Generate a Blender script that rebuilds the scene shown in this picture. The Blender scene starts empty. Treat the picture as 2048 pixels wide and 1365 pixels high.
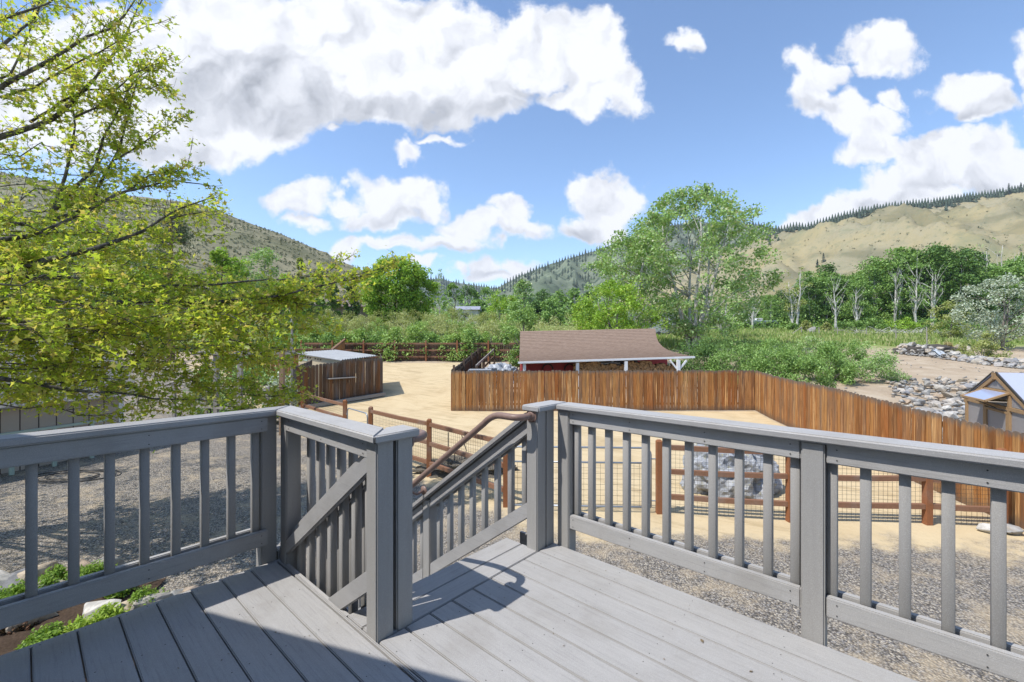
import bpy, bmesh, math, random
import numpy as np
from mathutils import Vector, Matrix, noise as mnoise

# ------------------------------------------------------------------ camera, sky, sun, exposure
F = 880.0; CX, CY = 1024.0, 682.5; CAMZ = 3.2
sc = bpy.context.scene
C = sc.collection
cam_d = bpy.data.cameras.new('camera'); cam = bpy.data.objects.new('camera', cam_d); C.objects.link(cam)
cam.location = (0, 0, CAMZ); cam.rotation_euler = (math.radians(90), 0, 0)
cam_d.sensor_width = 36; cam_d.lens = F / 2048 * 36; cam_d.clip_end = 6000; cam_d.clip_start = 0.05
sc.camera = cam
sc.view_settings.view_transform = 'Standard'; sc.view_settings.look = 'None'
sc.cycles.max_bounces = 4; sc.cycles.diffuse_bounces = 2; sc.cycles.glossy_bounces = 2; sc.cycles.transmission_bounces = 4; sc.cycles.transparent_max_bounces = 4
sc.cycles.caustics_reflective = False; sc.cycles.caustics_refractive = False
sc.view_settings.gamma = 1; sc.view_settings.exposure = 0.66
SUN = Vector((-0.58, -0.29, 1.0)).normalized()
sd = bpy.data.lights.new('sun', 'SUN'); sd.energy = 3.3; sd.angle = math.radians(0.5); sd.color = (1, .955, .89)
so = bpy.data.objects.new('sun', sd); C.objects.link(so); so.location = (-20, -10, 40)
so.rotation_euler = SUN.to_track_quat('Z', 'Y').to_euler()
SKY_STRENGTH = 0.15

def build_world():
    w = bpy.data.worlds.new('World'); sc.world = w; w.use_nodes = True
    nt = w.node_tree; nt.nodes.clear(); N = nt.nodes; L = nt.links
    def nd(t, **k):
        n = N.new(t)
        for a, b in k.items(): setattr(n, a, b)
        return n
    def M(op, a, b=None, c=None, clamp=False):
        n = nd('ShaderNodeMath', operation=op, use_clamp=clamp)
        for i, v in enumerate((a, b, c)):
            if v is None: continue
            if isinstance(v, (int, float)): n.inputs[i].default_value = v
            else: L.new(v, n.inputs[i])
        return n.outputs[0]
    def V(op, a, b):
        n = nd('ShaderNodeVectorMath', operation=op)
        for i, v in enumerate((a, b)):
            if isinstance(v, (tuple, list)): n.inputs[i].default_value = v
            else: L.new(v, n.inputs[i])
        return n
    out = nd('ShaderNodeOutputWorld'); bg = nd('ShaderNodeBackground'); bg.inputs[1].default_value = SKY_STRENGTH
    sky = nd('ShaderNodeTexSky', sky_type='NISHITA', sun_disc=False)
    sky.sun_elevation = math.asin(SUN.z); sky.sun_rotation = math.atan2(SUN.x, SUN.y)
    sky.air_density = 1.0; sky.dust_density = 0.6; sky.ozone_density = 1.3; sky.altitude = 1400
    tc = nd('ShaderNodeTexCoord'); sep = nd('ShaderNodeSeparateXYZ'); L.new(tc.outputs['Generated'], sep.inputs[0])
    x, y, z = sep.outputs
    ys = M('MAXIMUM', y, 0.12)
    cmb = nd('ShaderNodeCombineXYZ'); L.new(M('DIVIDE', x, ys), cmb.inputs[0]); L.new(M('DIVIDE', z, ys), cmb.inputs[1])
    p = cmb.outputs[0]
    def noise(vec, scale, detail, rough=.55, color=False):
        n = nd('ShaderNodeTexNoise'); n.inputs['Scale'].default_value = scale; n.inputs['Detail'].default_value = detail
        n.inputs['Roughness'].default_value = rough; L.new(vec, n.inputs['Vector'])
        return n.outputs['Color'] if color else n.outputs['Fac']
    def warp(vec, scale, amt, det):
        c = noise(vec, scale, det, .5, True)
        s = V('SUBTRACT', c, (.5, .5, .5)).outputs[0]
        m = V('MULTIPLY', s, (amt, amt, 0)).outputs[0]
        return V('ADD', vec, m).outputs[0]
    pw = warp(p, 8, .17, 6)
    def blobs(lst, vec):
        acc = None
        for cx, cy, rx, ry in lst:
            c = ((cx - CX) / F, (CY - cy) / F, 0); r = (F / rx, F / ry, 0)
            q = nd('ShaderNodeVectorMath', operation='MULTIPLY_ADD'); L.new(vec, q.inputs[0]); q.inputs[1].default_value = r; q.inputs[2].default_value = (-c[0] * r[0], -c[1] * r[1], 0)
            n = nd('ShaderNodeVectorMath', operation='LENGTH'); L.new(q.outputs[0], n.inputs[0])
            w_ = (min(rx, ry) / 75.0) ** .5
            s = M('MULTIPLY_ADD', n.outputs['Value'], -w_, w_)
            acc = s if acc is None else M('MAXIMUM', acc, s)
        return acc
    clouds = [(40,120,90,70),(190,55,80,50),(230,120,140,110),(330,200,160,140),(450,60,170,110),(590,130,190,140),(720,110,200,140),
        (860,120,180,130),(960,150,120,95),(1060,105,100,85),(1170,95,100,85),(1215,150,85,75),(1170,190,120,35),(420,250,180,85),
        (310,290,110,55),(520,215,140,85),(930,205,130,55),(780,190,160,65),(120,180,170,150),(660,248,30,16),
        (590,395,80,38),(620,440,52,16),(800,385,100,58),(850,400,60,42),(760,425,100,28),(690,402,60,20),(700,495,45,38),(640,505,40,20),
        (790,487,90,22),(880,485,110,24),(940,455,80,34),(1015,420,42,38),(1030,455,80,28),(1190,375,62,46),(1225,400,58,58),(1175,455,58,28),(1215,440,50,40),
        (910,550,40,22),(965,538,52,30),(1035,535,48,26),(990,562,110,20),(850,530,20,18),
        (825,287,36,20),(890,270,40,12),(1368,82,44,34),
        (1640,135,62,50),(1625,190,52,54),(1755,98,82,50),(1740,130,60,30),(1692,232,50,60),(1790,205,40,32),(1930,180,85,55),(1965,215,75,48),
        (1735,300,75,50),(1850,325,110,55),(1985,340,110,75),(1810,385,150,45),(1700,420,95,34),(1640,428,50,32),(1585,440,26,24),(1760,255,60,40),(1900,290,80,40),
        (2120,180,90,160),(-150,200,200,160)]
    dark = [(500,150,170,70),(620,215,230,50),(880,225,210,45),(430,185,140,70),(340,310,120,45),(1060,190,90,25),
        (620,430,50,14),(800,428,90,20),(900,498,110,12),(1020,468,70,14),(1165,460,60,28),(985,555,60,14),(1640,215,50,16),(1940,235,90,18),(1870,360,120,20),(1990,385,90,30),(1780,402,120,18)]  # grey cloud undersides, their shade painted into the sky colour
    d = blobs(clouds, pw)
    fine = noise(p, 9, 10, .66)
    d2 = M('ADD', d, M('MULTIPLY', M('SUBTRACT', fine, .5), 1.15))
    mr = nd('ShaderNodeMapRange', interpolation_type='SMOOTHSTEP'); L.new(d2, mr.inputs[0])
    mr.inputs[1].default_value = -0.06; mr.inputs[2].default_value = 0.25
    alpha = mr.outputs[0]
    g = blobs(dark, pw)
    mg = nd('ShaderNodeMapRange', interpolation_type='SMOOTHSTEP'); L.new(g, mg.inputs[0])
    mg.inputs[1].default_value = -0.12; mg.inputs[2].default_value = 0.6
    # billow relief: noise difference towards the sun side
    pw2 = pw
    off = V('ADD', pw2, (-.018, .03, 0)).outputs[0]
    rel = M('SUBTRACT', noise(pw2, 11, 5, .5), noise(off, 11, 5, .5))
    rel2 = M('MULTIPLY', rel, 1.7)
    br = M('ADD', M('SUBTRACT', .99, M('MULTIPLY', mg.outputs[0], .28)), M('MULTIPLY', rel2, .55))
    br = M('MINIMUM', M('MAXIMUM', br, .36), 1.0)
    tint = nd('ShaderNodeMix', data_type='RGBA'); L.new(M('SUBTRACT', br, .35), tint.inputs[0])
    tint.inputs[6].default_value = (.86, .92, 1.06, 1); tint.inputs[7].default_value = (1.0, 1.0, 1.02, 1)
    cs = nd('ShaderNodeVectorMath', operation='SCALE'); L.new(tint.outputs[2], cs.inputs[0])
    L.new(M('MULTIPLY', br, CLOUD_B / SKY_STRENGTH), cs.inputs[3])
    skym = V('MULTIPLY', sky.outputs[0], SKY_TINT).outputs[0]
    mix = nd('ShaderNodeMix', data_type='RGBA'); L.new(alpha, mix.inputs[0]); L.new(skym, mix.inputs[6]); L.new(cs.outputs[0], mix.inputs[7])
    L.new(mix.outputs[2], bg.inputs[0]); L.new(bg.outputs[0], out.inputs[0])
CLOUD_B = 0.68
SKY_TINT = (1.02, 1.07, 1.10)
build_world()

# ------------------------------------------------------------------ helpers
random.seed(7)
RS = np.random.RandomState(11)
TY = [-60, 18, 22, 30, 40, 50, 70, 100, 160, 400, 4000]
TZ = [0, 0, .25, .95, 1.85, 2.95, 4.6, 6.6, 8.5, 10, 10]
def T(X, Y):
    z = float(np.interp(Y, TY, TZ))
    # smooth
    z = .5 * z + .25 * (float(np.interp(Y - 2, TY, TZ)) + float(np.interp(Y + 2, TY, TZ)))
    m = math.exp(-((X + 14) / 16.0) ** 2 - ((Y - 55) / 9.0) ** 2) * 1.3
    return z + m
def Wp(px, py, D): return Vector(((px - CX) / F * D, D, CAMZ - (py - CY) / F * D))
def G(px, D):
    X = (px - CX) / F * D
    return Vector((X, D, T(X, D)))
def ztop(py, D): return CAMZ - (py - CY) / F * D

def tag(o, label=None, cat=None, group=None, kind=None):
    if label: o['label'] = label
    if cat: o['category'] = cat
    if group: o['group'] = group
    if kind: o['kind'] = kind
    return o
def empty(name, loc, label, cat, group=None):
    o = bpy.data.objects.new(name, None); C.objects.link(o); o.location = loc; o.empty_display_size = .2
    return tag(o, label, cat, group)
def root_loc(p):
    v = Vector((0, 0, 0))
    while p is not None: v = v + Vector(p.location); p = p.parent
    return v

class MB:
    """collects shapes in world coordinates"""
    def __init__(s): s.v = []; s.f = []; s.n = 0; s.h = None
    def add(s, vs, fs):
        b = s.n; s.v += [tuple(v) for v in vs]; s.f += [tuple(i + b for i in f) for f in fs]; s.n += len(vs); return s
    def box(s, o, ax, ay, az):
        """corner o and three edge vectors"""
        o, ax, ay, az = Vector(o), Vector(ax), Vector(ay), Vector(az)
        if ax.cross(ay).dot(az) < 0: ax, ay = ay, ax
        vs = [o, o + ax, o + ax + ay, o + ay, o + az, o + ax + az, o + ax + ay + az, o + ay + az]
        return s.add(vs, [(0, 3, 2, 1), (4, 5, 6, 7), (0, 1, 5, 4), (1, 2, 6, 5), (2, 3, 7, 6), (3, 0, 4, 7)])
    def bar(s, p, q, w, h, up=(0, 0, 1)):
        p, q = Vector(p), Vector(q); d = (q - p)
        side = d.cross(Vector(up))
        if side.length < 1e-6: side = d.cross(Vector((1, 0, 0)))
        side.normalize(); u2 = side.cross(d).normalized()
        return s.box(p - side * w / 2 - u2 * h / 2, d, side * w, u2 * h)
    def tube(s, pts, rad, n=8, cap=True):
        pts = [Vector(p) for p in pts]; m = len(pts)
        if not hasattr(rad, '__len__'): rad = [rad] * m
        ref = Vector((0, 0, 1)); vs = []; fs = []
        d0 = (pts[1] - pts[0]).normalized()
        if abs(d0.z) > .9: ref = Vector((1, 0, 0))
        for i in range(m):
            d = (pts[min(i + 1, m - 1)] - pts[max(i - 1, 0)]).normalized()
            a = d.cross(ref).normalized(); b = d.cross(a).normalized(); 
            for k in range(n):
                t = 2 * math.pi * k / n
                vs.append(pts[i] + (a * math.cos(t) + b * math.sin(t)) * rad[i])
        for i in range(m - 1):
            for k in range(n):
                k2 = (k + 1) % n
                fs.append((i * n + k, i * n + k2, (i + 1) * n + k2, (i + 1) * n + k))
        if cap: fs.append(tuple(range(n - 1, -1, -1))); fs.append(tuple((m - 1) * n + k for k in range(n)))
        return s.add(vs, fs)
    def lathe(s, base, prof, n=12):
        base = Vector(base); vs = []; fs = []
        for r, z in prof:
            for k in range(n):
                t = 2 * math.pi * k / n; vs.append(base + Vector((r * math.cos(t), r * math.sin(t), z)))
        for i in range(len(prof) - 1):
            for k in range(n):
                k2 = (k + 1) % n; fs.append((i * n + k, i * n + k2, (i + 1) * n + k2, (i + 1) * n + k))
        fs.append(tuple(range(n - 1, -1, -1))); fs.append(tuple((len(prof) - 1) * n + k for k in range(n)))
        return s.add(vs, fs)
    def build(s, name, mat, parent=None, smooth=False, bevel=0, seg=2):
        me = bpy.data.meshes.new(name)
        off = root_loc(parent) if parent is not None else Vector((0, 0, 0))
        me.from_pydata([(v[0] - off.x, v[1] - off.y, v[2] - off.z) for v in s.v], [], s.f)
        if bevel:
            bm = bmesh.new(); bm.from_mesh(me); bmesh.ops.recalc_face_normals(bm, faces=bm.faces[:])
            bmesh.ops.bevel(bm, geom=bm.edges[:], offset=bevel, segments=seg, affect='EDGES', clamp_overlap=True)
            bm.to_mesh(me); bm.free()
            me.polygons.foreach_set('use_smooth', [True] * len(me.polygons))
            try: me.set_sharp_from_angle(angle=math.radians(50))
            except Exception: pass
        elif smooth: me.polygons.foreach_set('use_smooth', [True] * len(me.polygons))
        if s.h:
            at = me.attributes.new('board_height', 'FLOAT', 'POINT'); at.data.foreach_set('value', s.h)
        me.materials.append(mat)
        o = bpy.data.objects.new(name, me); C.objects.link(o); o.parent = parent
        return o

def np_mesh(name, verts, faces_n, mat, parent=None, smooth=False):
    """verts (N*faces_n,3): unconnected polygons with faces_n corners each"""
    off = root_loc(parent) if parent is not None else Vector((0, 0, 0))
    V_ = np.asarray(verts, dtype=np.float32) - np.array(off, dtype=np.float32)
    n = len(V_); k = n // faces_n
    me = bpy.data.meshes.new(name)
    me.vertices.add(n); me.vertices.foreach_set('co', V_.ravel())
    me.loops.add(n); me.loops.foreach_set('vertex_index', np.arange(n, dtype=np.int32))
    me.polygons.add(k); me.polygons.foreach_set('loop_start', np.arange(0, n, faces_n, dtype=np.int32))
    me.polygons.foreach_set('loop_total', np.full(k, faces_n, dtype=np.int32))
    me.update(calc_edges=True); me.materials.append(mat)
    o = bpy.data.objects.new(name, me); C.objects.link(o); o.parent = parent
    return o

def lobed_leaves(centers, size, rs, up=.35, var=.4):
    """five-lobed leaves, slightly folded"""
    prof = [(-.5, 0), (-.12, .16), (-.05, .5), (.13, .2), (.5, .0), (.13, -.2), (-.05, -.5), (-.12, -.16)]
    c = np.asarray(centers); n = len(c); d = rs.normal(size=(n, 3)); d[:, 2] -= .35; d /= np.linalg.norm(d, axis=1)[:, None] + 1e-9
    nn = rs.normal(size=(n, 3)); nn[:, 2] = np.abs(nn[:, 2]) + up * 2; s_ = np.cross(nn, d); s_ /= np.linalg.norm(s_, axis=1)[:, None] + 1e-9; w = np.cross(d, s_)
    L_ = size * (1 + rs.uniform(-var, var, (n, 1))); fold = rs.uniform(-.25, .35, (n, 1))
    q = np.stack([c + d * L_ * a + s_ * L_ * .85 * b + w * L_ * abs(b) * fold for a, b in prof], axis=1)
    return q.reshape(-1, 3)
def leaf_quads(centers, size, rs, elong=1.5, up=.75, var=.35, axis=None, axw=0.0):
    """rhombic leaves round the given centres"""
    c = np.asarray(centers); n = len(c)
    d = rs.normal(size=(n, 3)); 
    if axis is not None: d = d * (1 - axw) + np.asarray(axis) * axw * 1.7
    d /= np.linalg.norm(d, axis=1)[:, None] + 1e-9
    nn = rs.normal(size=(n, 3)); nn[:, 2] = np.abs(nn[:, 2]) + up * 2
    s = np.cross(nn, d); s /= np.linalg.norm(s, axis=1)[:, None] + 1e-9
    L_ = size * (1 + rs.uniform(-var, var, (n, 1))); W_ = L_ / elong
    q = np.stack([c - d * L_ * .5, c + s * W_ * .5 + d * L_ * .05, c + d * L_ * .5, c - s * W_ * .5 + d * L_ * .05], axis=1)
    return q.reshape(-1, 3)

# ------------------------------------------------------------------ materials
class NT:
    def __init__(s, name, rough=.7, spec=.3):
        s.m = bpy.data.materials.new(name); s.m.use_nodes = True; s.nt = s.m.node_tree
        s.p = s.nt.nodes['Principled BSDF']; s.out = s.nt.nodes['Material Output']
        s.p.inputs['Roughness'].default_value = rough; s.p.inputs['Specular IOR Level'].default_value = spec
        s.geo = s.nt.nodes.new('ShaderNodeNewGeometry')
    def n(s, t, **k):
        x = s.nt.nodes.new(t)
        for a, b in k.items(): setattr(x, a, b)
        return x
    def link(s, a, b): s.nt.links.new(a, b)
    def math(s, op, a, b=None, clamp=False):
        x = s.n('ShaderNodeMath', operation=op, use_clamp=clamp)
        for i, v in enumerate((a, b)):
            if v is None: continue
            if isinstance(v, (int, float)): x.inputs[i].default_value = v
            else: s.link(v, x.inputs[i])
        return x.outputs[0]
    def coord(s, scale=(1, 1, 1), rot=0.0, src=None):
        mp = s.n('ShaderNodeMapping'); s.link(src or s.geo.outputs['Position'], mp.inputs[0])
        mp.inputs['Scale'].default_value = scale; mp.inputs['Rotation'].default_value = (0, 0, rot)
        return mp.outputs[0]
    def coord2(s, scale, rot):
        a = s.coord((1, 1, 1), rot); return s.coord(scale, 0, a)
    def noise(s, vec, scale, detail=5, rough=.6, dist=0):
        x = s.n('ShaderNodeTexNoise'); s.link(vec, x.inputs['Vector']); x.inputs['Scale'].default_value = scale
        x.inputs['Detail'].default_value = detail; x.inputs['Roughness'].default_value = rough; x.inputs['Distortion'].default_value = dist
        return x.outputs['Fac']
    def voro(s, vec, scale, feature='F1', rnd=1):
        x = s.n('ShaderNodeTexVoronoi', feature=feature); s.link(vec, x.inputs['Vector']); x.inputs['Scale'].default_value = scale
        x.inputs['Randomness'].default_value = rnd
        return x
    def ramp(s, fac, stops, interp='LINEAR'):
        x = s.n('ShaderNodeValToRGB'); s.link(fac, x.inputs[0]); cr = x.color_ramp; cr.interpolation = interp
        while len(cr.elements) < len(stops): cr.elements.new(.5)
        for e, (p_, c_) in zip(cr.elements, stops):
            e.position = p_; e.color = (*c_, 1) if len(c_) == 3 else c_
        return x.outputs[0]
    def val(s, fac, a, b):
        x = s.n('ShaderNodeMapRange', interpolation_type='SMOOTHSTEP'); s.link(fac, x.inputs[0]); x.inputs[1].default_value = a; x.inputs[2].default_value = b
        return x.outputs[0]
    def mix(s, fac, a, b, mode='MIX'):
        x = s.n('ShaderNodeMix', data_type='RGBA', blend_type=mode)
        for sock, v in ((x.inputs[0], fac), (x.inputs[6], a), (x.inputs[7], b)):
            if isinstance(v, (int, float)): sock.default_value = v
            elif isinstance(v, tuple): sock.default_value = (*v, 1)
            else: s.link(v, sock)
        return x.outputs[2]
    def base(s, c):
        if isinstance(c, tuple): s.p.inputs['Base Color'].default_value = (*c, 1)
        else: s.link(c, s.p.inputs['Base Color'])
    def bump(s, h, strength=.4, dist=.01):
        b = s.n('ShaderNodeBump'); b.inputs['Strength'].default_value = strength; b.inputs['Distance'].default_value = dist
        s.link(h, b.inputs['Height']); s.link(b.outputs[0], s.p.inputs['Normal'])
def island(t): return t.geo.outputs['Random Per Island']

def mat_simple(name, col, rough=.6, var=.15, scale=8, spec=.3, metal=0, bump=0):
    t = NT(name, rough, spec); v = t.coord()
    a = t.noise(v, scale, 6)
    t.base(t.mix(a, tuple(c * (1 - var) for c in col), tuple(min(1, c * (1 + var)) for c in col)))
    t.p.inputs['Metallic'].default_value = metal
    if bump: t.bump(a, bump, .01)
    return t.m
def mat_leaf(name, cols, trans=.35, rough=.5):
    t = NT(name, rough, .22)
    col = t.ramp(island(t), [(i / (len(cols) - 1), c) for i, c in enumerate(cols)])
    big = t.noise(t.coord(), .9, 2)
    col = t.mix(.5, col, t.mix(big, (.55, .6, .5), (1, 1, 1)), 'MULTIPLY') if False else col
    t.base(col)
    tr = t.n('ShaderNodeBsdfTranslucent'); t.link(t.mix(1.0, col, (1.0, 1.0, .55), 'MULTIPLY'), tr.inputs[0])
    mx = t.n('ShaderNodeMixShader'); mx.inputs[0].default_value = trans
    t.link(t.p.outputs[0], mx.inputs[1]); t.link(tr.outputs[0], mx.inputs[2]); t.link(mx.outputs[0], t.out.inputs[0])
    return t.m

ANG = math.atan2(.6685, -.7437)
def mat_composite(name, rot, base=(.30, .305, .325), grain=1.0):
    t = NT(name, .62, .25)
    v = t.coord2((2.2, 60, 60), -rot)
    g = t.noise(v, 1, 5, .65)
    sp = t.noise(t.coord(), 420, 2, .7)
    bl = t.noise(t.coord(), 3, 5, .6)
    c = t.mix(g, tuple(x * (1 - .16 * grain) for x in base), tuple(x * (1 + .18 * grain) for x in base))
    c = t.mix(t.val(sp, .42, .72), c, tuple(x * 1.35 for x in base))
    c = t.mix(t.math('MULTIPLY', t.val(bl, .46, .75), .45), c, (.25, .235, .215)); b2 = t.noise(t.coord2((1.2, 9, 9), -rot), 1.3, 6, .7); c = t.mix(t.math('MULTIPLY', t.val(b2, .5, .72), .4), c, tuple(x * 1.28 for x in base))
    isl = t.mix(island(t), (.86, .86, .87), (1.10, 1.09, 1.07)); c = t.mix(1.0, c, isl, 'MULTIPLY')
    c = t.mix(t.math('MULTIPLY', t.val(t.noise(t.coord2((5, 120, 120), -rot), 1, 4, .75), .52, .68), .35), c, tuple(x * .62 for x in base))
    fl = t.voro(t.coord2((9, 40, 40), -rot), 3.3)
    c = t.mix(t.math('MULTIPLY', t.math('LESS_THAN', fl.outputs['Distance'], .07), .55), c, (.62, .62, .62))
    t.base(c); t.bump(t.math('ADD', t.math('MULTIPLY', g, .8), t.math('MULTIPLY', sp, .6)), .35, .003)
    return t.m
def mat_boards(name, cols, weather=(.12, .11, .10), amt=.5, gscale=1.0, zlo=None, stain=None):
    t = NT(name, .8, .12)
    v = t.coord((14 * gscale, 14 * gscale, .9 * gscale)); g = t.noise(v, 1.6, 7, .7, .6)
    rnd = island(t)
    c = t.ramp(rnd, [(i / (len(cols) - 1), x) for i, x in enumerate(cols)])
    c = t.mix(t.val(g, .35, .7), c, t.mix(.5, c, (.02, .012, .006)))
    v2 = t.coord((3.1, 3.1, .35)); b = t.noise(v2, 1.4, 4, .6)
    c = t.mix(t.math('MULTIPLY', t.val(b, .5, .72), amt), c, weather)
    streak = t.noise(t.coord((30, 30, .6)), 1.1, 3, .6)
    c = t.mix(t.math('MULTIPLY', t.val(streak, .58, .7), .75), c, tuple(min(1, x * 1.7) for x in cols[-1]))
    kn = t.voro(t.coord((7, 7, 2.2)), 1.3)
    c = t.mix(t.math('MULTIPLY', t.math('LESS_THAN', kn.outputs['Distance'], .085), .7), c, (.07, .03, .015))
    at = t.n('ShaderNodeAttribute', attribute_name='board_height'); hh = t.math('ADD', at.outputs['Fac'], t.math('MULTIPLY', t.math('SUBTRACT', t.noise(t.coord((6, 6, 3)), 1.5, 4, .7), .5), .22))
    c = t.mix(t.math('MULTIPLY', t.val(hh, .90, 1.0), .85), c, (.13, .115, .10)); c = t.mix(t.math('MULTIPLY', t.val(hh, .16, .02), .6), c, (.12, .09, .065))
    t.base(c); t.bump(g, .4, .004)
    return t.m
def mat_post(name, col):
    t = NT(name, .75, .15); g = t.noise(t.coord((22, 22, 22)), 1.2, 6, .7); g2 = t.noise(t.coord(), 1.7, 4)
    c = t.mix(g, tuple(x * .6 for x in col), tuple(x * 1.3 for x in col)); c = t.mix(t.math('MULTIPLY', t.val(g2, .5, .75), .5), c, (.24, .21, .18))
    t.base(c); t.bump(g, .3, .004); return t.m

M_deck = mat_composite('deck_composite', ANG, (.325, .32, .315), 1.15)
M_deckv = mat_composite('deck_composite_cross', ANG - math.pi / 2, (.325, .32, .315))
M_rail = mat_composite('rail_paint_along', ANG, (.345, .34, .335), .5)
M_railv = mat_composite('rail_paint_cross', ANG - math.pi / 2, (.345, .34, .335), .5)
def mat_upright():
    t = NT('rail_paint_upright', .6, .25); g = t.noise(t.coord((45, 45, 3)), 1, 5, .6); sp = t.noise(t.coord(), 330, 2, .7)
    c = t.mix(g, (.27, .262, .25), (.36, .35, .335)); c = t.mix(t.val(sp, .45, .75), c, (.42, .41, .395))
    st = t.noise(t.coord((9, 9, 2)), 1.2, 4, .6); c = t.mix(t.math('MULTIPLY', t.val(st, .55, .75), .4), c, (.31, .29, .255))
    t.base(c); t.bump(sp, .3, .002); return t.m
M_up = mat_upright()
M_pipe = mat_simple('brown_pipe', (.22, .145, .118), .45, .25, 25, .4, 0, .1)
M_screw = mat_simple('screw', (.055, .053, .05), .5)
M_cedar = mat_boards('cedar_boards', [(.24, .10, .036), (.38, .165, .052), (.29, .15, .075), (.47, .235, .08), (.34, .125, .038), (.54, .32, .14)], (.15, .115, .08), .6)
M_old = mat_boards('weathered_boards', [(.10, .075, .055), (.15, .095, .06), (.20, .16, .125), (.12, .07, .04), (.23, .20, .175)], (.22, .2, .18), .6)
M_coopb = mat_boards('rain_stained_boards', [(.10, .065, .045), (.17, .095, .05), (.13, .11, .095), (.24, .10, .035)], (.15, .14, .135), .75)
M_dk = mat_boards('dark_fence_boards', [(.09, .05, .032), (.14, .07, .04), (.11, .08, .06)], (.12, .1, .085), .5)
M_post = mat_post('red_cedar_post', (.28, .115, .052))
M_railw = mat_post('fence_rail_wood', (.24, .125, .075))
M_greyw = mat_post('grey_weathered_wood', (.34, .31, .275))
M_wire = mat_simple('wire', (.10, .09, .075), .5, .1, 8, .4, .4)
M_steel = mat_simple('galvanised_steel', (.30, .33, .37), .4, .15, 14, .5, .55)
M_white = mat_simple('white_paint', (.74, .74, .73), .5, .08, 6)
M_red = mat_simple('barn_red_paint', (.36, .05, .05), .6, .2, 5)
M_dark = mat_simple('dark_timber', (.05, .035, .03), .8)  # one even near-black brown for racks, grooves, slots and the back wall
M_silver = mat_simple('silver_sheet', (.33, .34, .35), .5, .3, 9, .4, .1, .6)

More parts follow.
